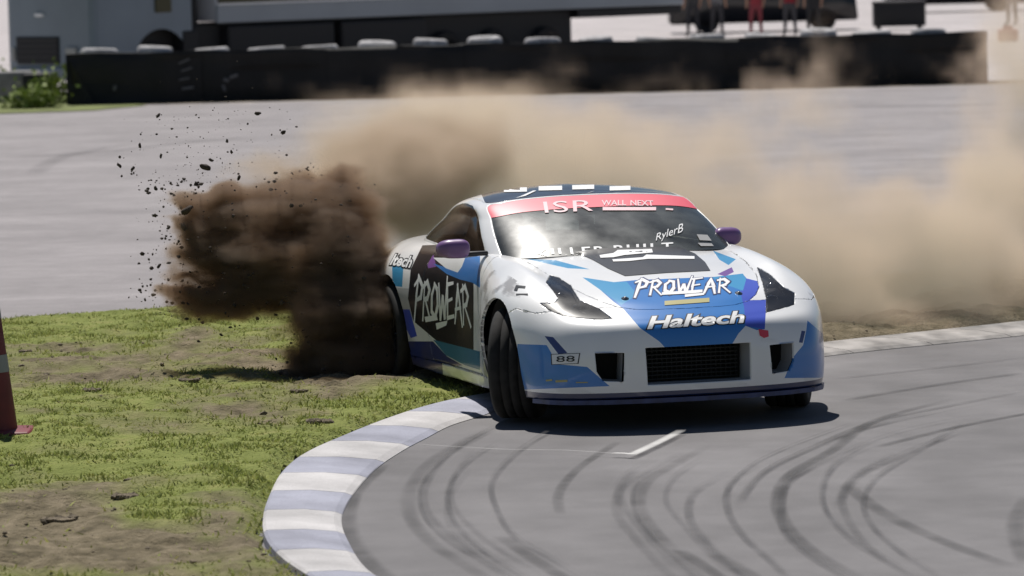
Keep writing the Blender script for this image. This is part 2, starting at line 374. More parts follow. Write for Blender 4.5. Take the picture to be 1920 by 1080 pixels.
# loose soil lumps lying on the verge: one joined object
def rock_template(seed, sub=1):
    b = bmesh.new(); bmesh.ops.create_icosphere(b, subdivisions=sub, radius=1); r_ = np.random.RandomState(seed)
    for v in b.verts: v.co *= r_.uniform(.6, 1.15)
    V = np.array([v.co[:] for v in b.verts]); b.verts.index_update(); F = np.array([[v.index for v in f.verts] for f in b.faces]); b.free(); return V, F
TMP = [rock_template(s) for s in range(6)]
def scatter(name, pos, size, material, squash=1.0):
    Vs, Fs, off = [], [], 0
    for k_ in range(len(pos)):
        v, f = TMP[k_ % 6]; q_ = Matrix.Rotation(random.uniform(0, 6.28), 3, 'Z') @ Matrix.Rotation(random.uniform(0, 6.28), 3, 'X')
        vv = (v @ np.array(q_).T) * size[k_] * np.array([random.uniform(.7, 1.4), random.uniform(.7, 1.3), squash * random.uniform(.7, 1.1)]) + pos[k_]
        Vs.append(vv); Fs.append(f + off); off += len(v)
    return link(name, mesh(name, np.concatenate(Vs), np.concatenate(Fs), False), material)
M['soil'] = mat('torn_soil', (.15, .12, .082), .95, noise=(12, .45), bump=(60, .6, .01))
sx = rng.uniform(-4.5, 9, 5000); sy = rng.uniform(18, 34, 5000); z_, i_, s_, d_ = verge_z(sx, sy); kk = i_ & (rng.rand(5000) < np.clip(s_ * 1.2 - .25, .02, 1)) & (d_ > .01)
sz = .006 + .018 * rng.rand(kk.sum()) ** 3
so_ = scatter('soil_lumps', np.stack([sx[kk], sy[kk], z_[kk] + sz * .2], -1), sz, M['soil'], .6); tag(so_, 'small dark soil crumbs scattered over the torn verge', 'soil', kind='stuff')
# dark divots the photograph lets one count: single torn sods
for p, s, lab in (((48, 662), .08, 'small torn sod farthest back on the worn grass beside the cone'), ((76, 717), .09, 'torn sod just right of the pale band of the cone'), ((170, 744), .10, 'torn sod midway between the cone and the shadow of the plume'),
                  ((355, 728), .11, 'torn sod near the left tip of the shadow of the soil plume'), ((235, 938), .12, 'torn sod where the bottom left bare soil meets the grass'), ((110, 985), .15, 'largest torn sod, lying on bare soil in the bottom left corner'),
                  ((600, 801), .13, 'torn sod beside the kerb close to the car'), ((560, 742), .09, 'torn sod just below the foot of the soil plume'), ((1750, 622), .08, 'soil lump behind the kerb at the far right of the picture'), ((1600, 640), .07, 'soil lump behind the kerb just right of the car')):
    g_ = gnd(p, .05); Vs, Fs, of = [], [], 0; s *= .8
    for q in range(44):                           # a sod: crumbs of soil matted together
        v, f = rock_template(int(p[0]) + q * 13, 1); e = s * random.uniform(.14, .27)
        Vs.append(v * e * np.array([1.15, 1, .75]) + np.array([random.uniform(-1, 1) * .62 * s, random.uniform(-1, 1) * .4 * s, random.uniform(0, .1) * s])); Fs.append(f + of); of += len(v)
    o = link('sod', mesh('sod', np.concatenate(Vs), np.concatenate(Fs), False), M['soil']); z0 = float(verge_z(np.array([g_[0]]), np.array([g_[1]]))[0][0])
    o.location = (g_[0], g_[1], z0 + .005); tag(o, lab, 'sod', 'torn sods on the verge')

# paint and rubber on the near track
def strip(name, pxs, width, z, material, parent, soft=True, alpha=1.0):
    P = np.array([gnd(p)[:2] for p in pxs]); Q, _ = spline0(P, .12); n_ = len(Q)
    T_ = np.gradient(Q, axis=0); T_ /= np.linalg.norm(T_, axis=1)[:, None] + 1e-9; Nn = np.stack([-T_[:, 1], T_[:, 0]], -1)
    us = [-.5, -.25, 0, .25, .5] if soft else [-.5, .5]; al = [0, .8, 1, .8, 0] if soft else [1, 1]
    V_ = []; A_ = []
    for i in range(n_):
        e = min(1, i / (n_ * .15), (n_ - 1 - i) / (n_ * .15)) if soft else 1
        for u, a_ in zip(us, al): V_.append((*(Q[i] + Nn[i] * u * width), z)); A_.append(a_ * e * alpha)
    m_ = len(us); F_ = [(i * m_ + j, i * m_ + j + 1, (i + 1) * m_ + j + 1, (i + 1) * m_ + j) for i in range(n_ - 1) for j in range(m_ - 1)]
    me = mesh(name, V_, F_); at2 = me.attributes.new('a', 'FLOAT', 'POINT'); at2.data.foreach_set('value', A_)
    return link(name, me, material, parent)
def fade_mat(name, col, lo, hi):
    m_ = mat(name, col, .75); t = m_.node_tree; a_ = t.nodes.new('ShaderNodeAttribute'); a_.attribute_name = 'a'
    tc = t.nodes.new('ShaderNodeTexCoord'); n_ = t.nodes.new('ShaderNodeTexNoise'); n_.inputs['Scale'].default_value = 2.5; n_.inputs['Detail'].default_value = 6; t.links.new(tc.outputs['Object'], n_.inputs['Vector'])
    mr = t.nodes.new('ShaderNodeMapRange'); mr.inputs[1].default_value = .3; mr.inputs[2].default_value = .7; mr.inputs[3].default_value = lo; mr.inputs[4].default_value = hi; t.links.new(n_.outputs[0], mr.inputs[0])
    ml = t.nodes.new('ShaderNodeMath'); ml.operation = 'MULTIPLY'; t.links.new(mr.outputs[0], ml.inputs[0]); t.links.new(a_.outputs['Fac'], ml.inputs[1]); t.links.new(ml.outputs[0], t.nodes['Principled BSDF'].inputs['Alpha'])
    return m_
M['skid'] = fade_mat('tyre_rubber_mark', (.04, .038, .04), .15, .65)
M['line'] = fade_mat('worn_white_paint', (.75, .74, .72), .35, 1.0)
for k_, (pxs, wd) in enumerate((
    ([(935, 796), (870, 828), (805, 868), (768, 920), (770, 970), (808, 1018), (868, 1058), (935, 1100)], .13),
    ([(1160, 828), (1085, 878), (1048, 925), (1050, 965)], .10), ([(940, 1005), (1000, 1048), (1075, 1095)], .14),
    ([(1330, 835), (1270, 868), (1212, 905), (1198, 950), (1230, 1000), (1285, 1055), (1330, 1095)], .13),
    ([(1790, 748), (1640, 790), (1560, 845), (1485, 888), (1460, 930), (1470, 980), (1525, 1035), (1620, 1090)], .13),
    ([(1585, 908), (1650, 958), (1750, 1008), (1900, 1065)], .15), ([(1920, 735), (1780, 762), (1640, 792), (1520, 840)], .12), ([(1960, 770), (1800, 800), (1640, 840)], .12),
    ([(642, 975), (652, 1015), (690, 1062), (740, 1100)], .22), ([(1930, 930), (1905, 985), (1925, 1060)], .16), ([(1340, 1040), (1400, 1075), (1440, 1100)], .15),
    ([(1270, 1030), (1320, 1062), (1360, 1090)], .12), ([(1920, 700), (1760, 722), (1580, 752)], .14), ([(1920, 672), (1720, 695), (1560, 712)], .10), ([(720, 870), (665, 925), (650, 985)], .15))):
    strip('tyre_mark', pxs, wd * .72, .0022 + .0003 * k_, M['skid'], near_track, alpha=(.5 + .5 * ((k_ * 37) % 10) / 10))
rs_ = random.Random(5); zk = .0215
BASES = [[(935, 796), (870, 828), (805, 868), (768, 920), (770, 970), (808, 1018), (868, 1058), (935, 1100)], [(1330, 835), (1270, 868), (1212, 905), (1198, 950), (1230, 1000), (1285, 1055), (1330, 1095)], [(1790, 748), (1640, 790), (1560, 845), (1485, 888), (1460, 930), (1470, 980), (1525, 1035), (1620, 1090)], [(1920, 735), (1780, 762), (1640, 792), (1520, 840), (1440, 880), (1400, 940)]]
for q_ in range(22):                               # many faint passes, one over another
    bp_ = BASES[q_ % 4]; dx, dy = rs_.uniform(-90, 170), rs_.uniform(-22, 22); a0 = rs_.randint(0, 2)
    strip('tyre_mark', [(x_ + dx + rs_.uniform(-5, 5), min(y_ + dy, 1110) + rs_.uniform(-2, 2)) for x_, y_ in bp_[a0:]], rs_.uniform(.03, .07), zk - .0005 * q_, M['skid'], near_track, alpha=rs_.uniform(.3, .7))
strip('painted_line', [(1180, 862), (1215, 846), (1250, 829), (1282, 812)], .075, .0235, M['line'], near_track, alpha=.8)
strip('painted_line', [(758, 839), (850, 845), (960, 851), (1060, 852), (1190, 861)], .025, .0245, M['line'], near_track, alpha=.35)
strip('painted_line', [(1144, 858), (1168, 858), (1192, 860)], .035, .0255, M['line'], near_track)
for k_, (pxs, wd) in enumerate((([(-40, 300), (200, 285), (420, 262), (700, 250)], .5), ([(60, 330), (120, 295), (260, 268)], .35), ([(1500, 205), (1700, 200), (1960, 196)], .9), ([(-40, 240), (300, 232), (600, 226)], .7))):
    strip('tyre_mark', pxs, wd, .011 + .0013 * k_, M['skid'], far_track, alpha=.35)
# a rough grassy corner beyond the far track, left
sheet('far_verge', [(-40, 66), (-7.4, 77.3), (-6.6, 79.3), (-8.0, 82), (-40, 82)], .02, mat('far_grass', (.13, .15, .045), .95, noise=(1.5, .5)))
# added unseen grassy bank under and behind the camera; cuts low sky light
bk = bmesh.new(); prof_ = [(3.5, -.02), (1.0, .6), (-1.5, 1.15), (-5, 1.3), (-12, 4.5), (-22, 8.5), (-30, 9.5), (-60, 9.5)]; xs_ = np.linspace(-80, 80, 33); rows = []
for y_, z_ in prof_: rows.append([bk.verts.new((x_, y_ + .8 * math.sin(x_ * .13), z_ + (.25 * math.sin(x_ * .31 + y_) if z_ > 1.2 else 0))) for x_ in xs_])
for A_, B_ in zip(rows, rows[1:]):
    for i in range(32): bk.faces.new((A_[i], A_[i + 1], B_[i + 1], B_[i]))
o = bm_obj('sky_block_bank', bk, mat('added_bank_grass', (.10, .12, .04), .95, noise=(1.2, .4), bump=(8, .6, .05))); o['kind'] = 'structure'
# ================================================================== THE CAR
def spline(P, step, periodic=False, fixed=None):
    """Catmull-Rom through the rows of P (n, m, 3) with chord-length knots; returns points and their knot index."""
    n = len(P)
    ch = np.linalg.norm(np.diff(np.concatenate([P, P[:1]]) if periodic else P, axis=0), axis=2)
    d = np.maximum(ch.mean(1), 1e-4); out = []; idx = []
    ns = n if periodic else n - 1
    g = lambda i: P[i % n] if periodic else P[min(max(i, 0), n - 1)]
    dd = lambda i: d[i % n] if periodic else d[min(max(i, 0), ns - 1)]
    for i in range(ns):
        h, h0, h1 = dd(i), dd(i - 1), dd(i + 1)
        a, b = g(i), g(i + 1)
        if not periodic and i == 0: ma = (b - a) / h
        else: ma = ((a - g(i - 1)) / h0 * h + (b - a) / h * h0) / (h + h0)
        if not periodic and i == ns - 1: mb = (b - a) / h
        else: mb = ((b - a) / h * h1 + (g(i + 2) - b) / h1 * h) / (h + h1)
        k = fixed[i] if fixed else max(2, int(round(h / step)))
        for t in np.arange(k) / k:
            t2, t3 = t * t, t ** 3
            out.append((2 * t3 - 3 * t2 + 1) * a + (t3 - 2 * t2 + t) * h * ma + (-2 * t3 + 3 * t2) * b + (t3 - t2) * h * mb); idx.append(i + t)
    if not periodic: out.append(P[-1]); idx.append(n - 1)
    return np.array(out), np.array(idx)

def full_ring(T):                                # T (rings, cols, 3) with y >= 0 -> closed ring of columns
    L = T.copy(); L[:, :, 1] *= -1
    return np.concatenate([T, L[:, -2:0:-1]], axis=1)

# --- lower body: rings from the bumper bottom up over the shoulder and in over the bonnet
zc = lambda x: np.interp(x, [-.6, -.45, -.2, 0, .2, .4, .6, .70, .75], [.945, .937, .907, .870, .827, .774, .703, .657, .63])
X = [[.865, .85, .80, .70, .53, .36, 0, -.36, -.62, -1.2, -1.75, -2.15, -2.55, -2.95, -3.22, -3.40, -3.43]]
S = [[0, .30, .56, .76, .875, .905, .91, .895, .855, .845, .85, .885, .91, .89, .78, .45, 0]]
Z = [[.17, .17, .168, .165, .162, .16, .16, .15, .13, .13, .13, .15, .17, .19, .21, .22, .22]]
X.append([.872, .857, .807, .707, .535, .36] + X[0][6:]); S.append([0, .305, .565, .77, .885, .92, .925, .91, .872, .862, .868, .90, .925, .905, .80, .46, 0]); Z.append([.225] * 8 + [.20] * 3 + [.225] * 3 + [.27] * 3)
X.append([.872, .857, .81, .707, .53, .36] + X[0][6:]); S.append([0, .31, .57, .775, .89, .94, .96, .94, .885, .872, .878, .915, .94, .92, .81, .46, 0]); Z.append([.335] * 6 + [.34] * 8 + [.38] * 3)
X.append([.862, .847, .797, .692, .52, .35] + X[0][6:]); S.append([0, .31, .57, .77, .885, .95, .98, .955, .89, .88, .885, .925, .955, .93, .81, .46, 0]); Z.append([.46] * 6 + [.47] * 8 + [.52] * 3)
X.append([.835, .82, .765, .66, .50, .345] + X[0][6:]); S.append([0, .30, .55, .745, .868, .94, .978, .95, .89, .885, .89, .925, .958, .93, .80, .45, 0]); Z.append([.565, .565, .57, .575, .58, .59, .61, .61, .61, .61, .62, .62, .63, .64, .66, .67, .67])
X.append([.785, .765, .70, .60, .455, .31] + X[0][6:]); S.append([0, .295, .53, .71, .83, .895, .935, .91, .872, .866, .87, .89, .92, .89, .76, .43, 0]); Z.append([.61, .612, .62, .638, .668, .705, .755, .775, .78, .775, .772, .772, .775, .77, .77, .78, .78])
X.append([.70, .675, .60, .485, .345, .20, 0, -.33, -.62, -1.2, -1.75, -2.15, -2.55, -2.92, -3.15, -3.32, -3.36]); S.append([0, .285, .50, .655, .74, .77, .785, .785, .79, .785, .775, .77, .77, .73, .62, .36, 0]); Z.append([.657, .659, .672, .708, .765, .812, .86, .90, .915, .912, .91, .908, .905, .898, .895, .90, .905])
for xs, ss in (([.672, .645, .565, .445, .305, .165, -.03, -.33, -.60, -1.2, -1.75, -2.15, -2.5, -2.85, -3.05, -3.2, -3.25], [0, .19, .36, .50, .575, .61, .62, .615, .60, .55, .53, .5, .48, .45, .38, .22, 0]),
               ([.645, .615, .535, .415, .28, .135, -.06, -.34, -.58, -1.2, -1.75, -2.15, -2.48, -2.8, -3.0, -3.14, -3.18], [0, .10, .19, .27, .31, .33, .335, .33, .32, .28, .27, .26, .25, .23, .19, .11, 0]),
               ([.615, .59, .51, .39, .26, .115, -.08, -.35, -.56, -1.2, -1.75, -2.15, -2.45, -2.75, -2.95, -3.08, -3.12], [0] * 17)):
    X.append(xs); S.append(ss)
    Z.append([float(zc(x) - .028 * (s / .6) ** 2) for x, s in zip(xs[:9], ss[:9])] + [.912, .915, .918, .922, .925, .928, .93, .93])
T = np.stack([np.array(X), np.array(S), np.array(Z)], -1)
ring = full_ring(T)
A1, ci = spline(ring.transpose(1, 0, 2), .0125, periodic=True)      # (cols, rings, 3)
A2, ri = spline(A1.transpose(1, 0, 2), .0125)                         # (rows, cols, 3)
nr, nc = A2.shape[:2]
bm = bmesh.new()
vs = [[bm.verts.new(A2[r, c]) for c in range(nc)] for r in range(nr)]
for r in range(nr - 1):
    for c in range(nc):
        c2 = (c + 1) % nc
        bm.faces.new((vs[r][c], vs[r][c2], vs[r + 1][c2], vs[r + 1][c]))
bmesh.ops.remove_doubles(bm, verts=bm.verts, dist=.0015)
bmesh.ops.recalc_face_normals(bm, faces=bm.faces)
def outward(b_, test):
    f = max(b_.faces, key=test)
    d = Vector((1, 0, 0)) if test(f) == f.calc_center_median().x else Vector((0, 0, 1))
    if f.normal.dot(d) < 0: bmesh.ops.reverse_faces(b_, faces=b_.faces[:])
outward(bm, lambda f: f.calc_center_median().x)
LAY = bm.faces.layers.int.new('panel')

# --- cutting: planes swept from a polygon in one of several views
def cut(bm, poly, view, cand, mirror=False):
    faces = [f for f in bm.faces if cand(f.calc_center_median())]
    n = len(poly)
    for i in range(n):
        a, b = poly[i], poly[(i + 1) % n]
        if view == 'side': co = Vector((a[0], 0, a[1])); no = Vector((b[1] - a[1], 0, -(b[0] - a[0])))
        elif view == 'top': co = Vector((a[0], a[1], 0)); no = Vector((b[1] - a[1], -(b[0] - a[0]), 0))
        elif view == 'front': co = Vector((0, a[0], a[1])); no = Vector((0, b[1] - a[1], -(b[0] - a[0])))
        else: co = Vector(CAMC); no = Vector(np.cross(cray(a), cray(b)))
        if mirror: co.y *= -1; no.y *= -1
        no.normalize()
        g = set(faces)
        for f in faces: g.update(f.edges); g.update(f.verts)
        res = bmesh.ops.bisect_plane(bm, geom=list(g), dist=1e-5, plane_co=co, plane_no=no)
        faces = [x for x in res['geom'] if isinstance(x, bmesh.types.BMFace)]
    C = np.array([f.calc_center_median()[:] for f in faces])
    if mirror: C[:, 1] *= -1
    P = {'side': lambda: C[:, [0, 2]], 'top': lambda: C[:, :2], 'front': lambda: C[:, 1:], 'photo': lambda: c2p(C)}[view]()
    ins = inpoly(P, poly)
    return [f for f, k in zip(faces, ins) if k]

def arch(cx, cz, r):
    a = np.linspace(0, math.pi, 30)
    return [(cx + r, -.1)] + [(cx + r * math.cos(t), cz + r * math.sin(t)) for t in a] + [(cx - r, -.1)]
kill = []
for cx, r in ((0, .385), (-2.55, .375)):
    for sgn in (1, -1):
        fs = cut(bm, arch(cx, .335, r), 'side', lambda c: sgn * c.y > .6 and abs(c.x - cx) < .5 and c.z < .85)
        bmesh.ops.delete(bm, geom=fs, context='FACES')
GRILLE = [(-.318, .455), (.318, .455), (.312, .246), (-.312, .246)]
DUCT = [(.445, .432), (.605, .436), (.60, .33), (.57, .278), (.455, .27)]
fs = cut(bm, GRILLE, 'front', lambda c: c.x > .6 and abs(c.y) < .4 and c.z < .55); bmesh.ops.delete(bm, geom=fs, context='FACES')
for mi in (False, True):
    fs = cut(bm, DUCT, 'front', lambda c: c.x > .5 and .35 < abs(c.y) < .75 and (c.y < 0) == mi and c.z < .55, mirror=mi); bmesh.ops.delete(bm, geom=fs, context='FACES')
# headlights, traced on the near side and mirrored: (1) hood (2) lamp (3) bumper (4) fender (5) door (6) skirt (0) body
HL = [(1031, 516), (1048, 520), (1070, 535), (1087, 563), (1105, 571), (1124, 579), (1148, 597), (1124, 599), (1085, 596), (1053, 591), (1030, 582), (1012, 568), (1040, 567), (1047, 559), (1037, 545), (1024, 529)]
HLR = [(1420, 501), (1443, 514), (1470, 539), (1490, 549), (1489, 571), (1470, 577), (1436, 586), (1437, 560), (1430, 530)]
for mi in (False, True):
    fs = cut(bm, HLR if mi else HL, 'photo', lambda c: c.x > -.15 and (c.y > 0) == mi and c.z > .5 and abs(c.y) > .3)
    for f in fs: f[LAY] = 20 + mi
hood = [(.80, .0), (.80, .36), (.668, .30), (.60, .40), (.54, .47), (.42, .535), (.2, .60), (-.1, .64), (-.4, .655), (-.72, .64), (-.72, 0)]
hood = [(.694, 0), (.68, .2), (.66, .30), (.61, .40), (.53, .475), (.42, .535), (.2, .60), (-.1, .64), (-.4, .655), (-.60, .64)]
hood = hood + [(x, -y) for x, y in hood[:0:-1]]
for f in cut(bm, hood, 'top', lambda c: c.z > .58 and c.x > -.75 and abs(c.y) < .8):
    if f[LAY] < 20: f[LAY] = 1
cabin = [(-.46, .55), (-.62, .71), (-.75, .74), (-2.2, .71), (-2.6, .64), (-2.9, .48), (-2.95, 0)]
cabin = [(-.42, 0)] + cabin + [(x, -y) for x, y in cabin[-2::-1]]
fs = cut(bm, cabin, 'top', lambda c: c.z > .85 and -3.1 < c.x < -.3)
bmesh.ops.delete(bm, geom=fs, context='FACES')
BUMP = [(.12, .0), (.12, .60), (.30, .678), (.45, .655), (.70, .70), (1.2, .70), (1.2, 0)]
for f in cut(bm, BUMP, 'side', lambda c: c.x > -.1 and c.z < .75):
    if f[LAY] == 0: f[LAY] = 3
for f in cut(bm, [(1, .3), (1, 1.2), (-.60, 1.2), (-.60, .0), (0, 0)], 'side', lambda c: c.x > -.8):
    if f[LAY] == 0: f[LAY] = 4 if f.calc_center_median().y < 0 else 14
for f in cut(bm, [(-.604, .215), (-.604, 1.2), (-1.83, 1.2), (-1.87, .70), (-1.80, .40), (-1.74, .215)], 'side', lambda c: -2.1 < c.x < -.4 and c.z > .1):
    if f[LAY] == 0: f[LAY] = 5 if f.calc_center_median().y < 0 else 15
for f in cut(bm, [(-.1, .21), (-2.4, .21), (-2.4, -.1), (-.1, -.1)], 'side', lambda c: -2.5 < c.x < -.2 and c.z < .3):
    if f[LAY] in (0, 4, 14): f[LAY] = 6 if f.calc_center_median().y < 0 else 16

def split(bm, lay, ids):
    """faces with the given panel ids -> their own bmesh, edges rolled inwards so that panels part at a dark joint"""
    b2 = bmesh.new(); vm = {}
    bm.normal_update()
    for f in bm.faces:
        if f[lay] in ids:
            q = []
            for v in f.verts:
                if v not in vm:
                    vm[v] = b2.verts.new(v.co); vm[v].normal = v.normal
                q.append(vm[v])
            try: b2.faces.new(q)
            except ValueError: pass
    b2.normal_update()
    return b2
def roll(b2, depth=.018, gap=.003):
    be = [e for e in b2.edges if e.is_boundary]
    bv = {v for e in be for v in e.verts}
    nrm = {v: v.normal.copy() for v in bv}
    mv = {}
    for v in bv:
        d = Vector()
        for e in v.link_edges:
            if not e.is_boundary: d += (e.other_vert(v).co - v.co)
        if d.length > 1e-6 and gap: mv[v] = d.normalized() * gap
    for v, d in mv.items(): v.co += d
    r = bmesh.ops.extrude_edge_only(b2, edges=be)
    nv = [x for x in r['geom'] if isinstance(x, bmesh.types.BMVert)]
    old = {tuple(round(t, 6) for t in v.co): nrm[v] for v in bv}
    for v in nv:
        n = old.get(tuple(round(t, 6) for t in v.co))
        if n: v.co -= n * depth
    return b2

# --- greenhouse
G0 = np.array([(-.36, 0, .925), (-.39, .32, .925), (-.47, .58, .918), (-.57, .71, .91), (-.70, .765, .90), (-.95, .775, .90), (-1.35, .772, .905), (-1.8, .758, .905), (-2.2, .74, .905), (-2.6, .69, .905), (-2.95, .54, .91), (-3.1, .25, .915), (-3.12, 0, .915)])
G3 = np.array([(-1.15, 0, 1.247), (-1.155, .29, 1.242), (-1.18, .50, 1.226), (-1.21, .605, 1.210), (-1.275, .648, 1.203), (-1.40, .652, 1.213), (-1.6, .645, 1.217), (-1.85, .63, 1.198), (-2.1, .60, 1.155), (-2.35, .54, 1.095), (-2.52, .40, 1.07), (-2.57, .2, 1.085), (-2.58, 0, 1.09)])
x5 = np.array([-1.225, -1.23, -1.255, -1.3, -1.36, -1.44, -1.6, -1.82, -2.05, -2.27, -2.42, -2.5, -2.52])
z5 = np.interp(-x5, [1.2, 1.3, 1.45, 1.6, 1.8, 2.05, 2.3, 2.5], [1.255, 1.270, 1.286, 1.294, 1.290, 1.262, 1.205, 1.135])
G5 = np.stack([x5, x5 * 0, z5], -1)
bul = np.array([.028, .028, .028, .026, .022, .018, .018, .018, .018, .02, .025, .025, .025])[:, None]
dirn = np.array([(.42, 0, .9), (.42, .05, .9), (.38, .3, .8), (.25, .75, .45), (0, .95, .2), (0, 1, .15), (0, 1, .15), (0, 1, .15), (-.1, 1, .2), (-.3, .7, .5), (-.3, .2, .9), (-.3, .05, .9), (-.3, 0, .9)])
def mid(t): return G0 * (1 - t) + G3 * t + dirn * bul * 4 * t * (1 - t)
G4 = (G3 + G5) / 2; G4[:, 2] = G5[:, 2] - (G5[:, 2] - G3[:, 2]) * .26
G45 = G3 * .85 + G5 * .15; G45[:, 2] = G3[:, 2] + (G5[:, 2] - G3[:, 2]) * .33
GT = np.stack([G0, mid(.35), mid(.7), G3, G45, G4, G5])
gr = full_ring(GT)
B1, gci = spline(gr.transpose(1, 0, 2), .014, periodic=True)
B2, gri = spline(B1.transpose(1, 0, 2), .014)
gb = bmesh.new(); GL = gb.faces.layers.int.new('panel')
gr_, gc_ = B2.shape[:2]
gv = [[gb.verts.new(B2[r, c]) for c in range(gc_)] for r in range(gr_)]
ncol = gr.shape[1]
for r in range(gr_ - 1):
    for c in range(gc_):
        c2 = (c + 1) % gc_
        f = gb.faces.new((gv[r][c], gv[r][c2], gv[r + 1][c2], gv[r + 1][c]))
        u = (gci[c] + (gci[c2] if c2 else ncol)) / 2; u = min(u, ncol - u); v = (gri[r] + gri[r + 1]) / 2
        if u < 3.35 and v < 2.93: f[GL] = 1 if v < 2.08 else 2        # windscreen, sun strip
        elif u > 9.7 and .15 < v < 2.6: f[GL] = 4                     # rear window
        elif v > 3.35: f[GL] = 5                                       # roof skin
        else: f[GL] = 0
bmesh.ops.remove_doubles(gb, verts=gb.verts, dist=.002)
bmesh.ops.recalc_face_normals(gb, faces=gb.faces)
outward(gb, lambda f: f.calc_center_median().z)
WIN = [(-.84, .925), (-.93, .985), (-1.12, 1.085), (-1.28, 1.155), (-1.40, 1.190), (-1.55, 1.199), (-1.7, 1.192), (-1.9, 1.165), (-2.1, 1.115), (-2.3, 1.045), (-2.45, .985), (-2.55, .94), (-2.0, .93), (-1.4, .925)]
for sgn in (1, -1):
    for f in cut(gb, WIN, 'side', lambda c: sgn * c.y > .45 and -2.7 < c.x < -.6):
        if f[GL] == 0: f[GL] = 3 if sgn < 0 else 13

car = thing('race_car', 'white and blue drift race car sliding with its rear wheel on the grass verge', 'race car')
mw = Matrix.Identity(4)
for i in range(3):
    mw[i][0], mw[i][1], mw[i][2], mw[i][3] = CX[i], CY[i], CZ[i], CO[i]
car.matrix_world = mw

# --- livery: flat colours laid on panels, traced in the photograph and carried onto the surface
DARKBLUE = (.018, .03, .10)
WHITE, BLUE, ROYAL, CYAN, NAVY, BLK, PURP, RED, GREY = (.84, .84, .84), (.035, .20, .56), (.06, .10, .55), (.06, .33, .60), (.025, .04, .17), (.014, .014, .018), (.22, .09, .34), (.7, .06, .1), (.55, .55, .55)
LIV = [  # (panels, colour, polygon in photo pixels)
 ('hood bumper', BLUE, [(1092, 520), (1151, 529), (1194, 525), (1340, 519), (1392, 513), (1400, 522), (1436, 531), (1436, 583), (1434, 617), (1419, 619), (1398, 611), (1385, 625), (1371, 648), (1248, 653), (1236, 640), (1200, 615), (1170, 580), (1151, 566), (1125, 543)]),
 ('hood bumper', CYAN, [(1092, 520), (1151, 529), (1175, 528), (1195, 552), (1165, 572), (1125, 543)]),
 ('hood bumper', ROYAL, [(1399, 522), (1436, 531), (1436, 583), (1434, 617), (1398, 611), (1395, 575), (1388, 548)]),
 ('hood bumper', CYAN, [(1335, 520), (1393, 513), (1399, 524), (1393, 545), (1350, 530)]),
 ('hood', CYAN, [(985, 485), (1042, 488), (1106, 505), (1065, 503)]),
 ('hood', BLUE, [(1052, 478), (1070, 464), (1110, 456), (1290, 450), (1290, 468), (1225, 466), (1100, 474)]),
 ('hood fender_far', CYAN, [(1337, 470), (1380, 486), (1366, 497), (1349, 487)]),
 ('hood fender_far', PURP, [(1345, 514), (1372, 501), (1376, 510), (1360, 518)]),
 ('bumper', BLUE, [(970, 645), (1025, 647), (1034, 662), (1037, 682), (1101, 688), (1143, 724), (970, 731)]),
 ('bumper', NAVY, [(1021, 630), (1037, 632), (1064, 662), (1047, 664)]),
 ('bumper', BLUE, [(1514, 601), (1560, 640), (1560, 708), (1471, 709), (1486, 671), (1506, 647), (1512, 618)]),
 ('bumper', NAVY, [(1503, 620), (1510, 621), (1505, 643), (1498, 642)]),
 ('body', CYAN, [(735, 490), (757, 490), (754, 538), (736, 536)]),
 ('body', GREY, [(700, 538), (768, 541), (775, 600), (735, 590)]),
 ('door body', BLK, [(792, 460), (905, 455), (888, 500), (888, 665), (820, 640), (775, 602), (765, 560), (770, 505)]),
 ('door', PURP, [(795, 470), (812, 474), (818, 500), (803, 503)]),
 ('door fender', BLUE, [(812, 494), (858, 508), (870, 484), (900, 480), (900, 540), (886, 530), (862, 524), (838, 514)]),
 ('door', WHITE, [(812, 483), (872, 484), (866, 500), (858, 511), (836, 503)]),
 ('door body', ROYAL, [(745, 580), (768, 580), (782, 630), (770, 634)]),
 ('door skirt fender', (.05, .22, .36), [(812, 637), (900, 659), (900, 694), (870, 684), (836, 666)]),
 ('door skirt body', NAVY, [(760, 640), (812, 640), (838, 668), (868, 685), (830, 690), (838, 722), (765, 720)]),
 ('door skirt', WHITE, [(829, 681), (850, 684), (900, 700), (900, 725), (880, 720), (846, 700), (842, 716), (832, 714)]),
 ('roof', BLK, [(905, 340), (1290, 330), (1290, 400), (912, 386), (903, 365)]),
]
FAR = {'fender_far': 'fender', 'door_far': 'door', 'skirt_far': 'skirt'}
def livery_for(panel):
    names = {panel} if panel == 'fender_far' else {panel, FAR.get(panel, panel)}
    return [(c, poly) for pan, c, poly in LIV if names & set(pan.split())]
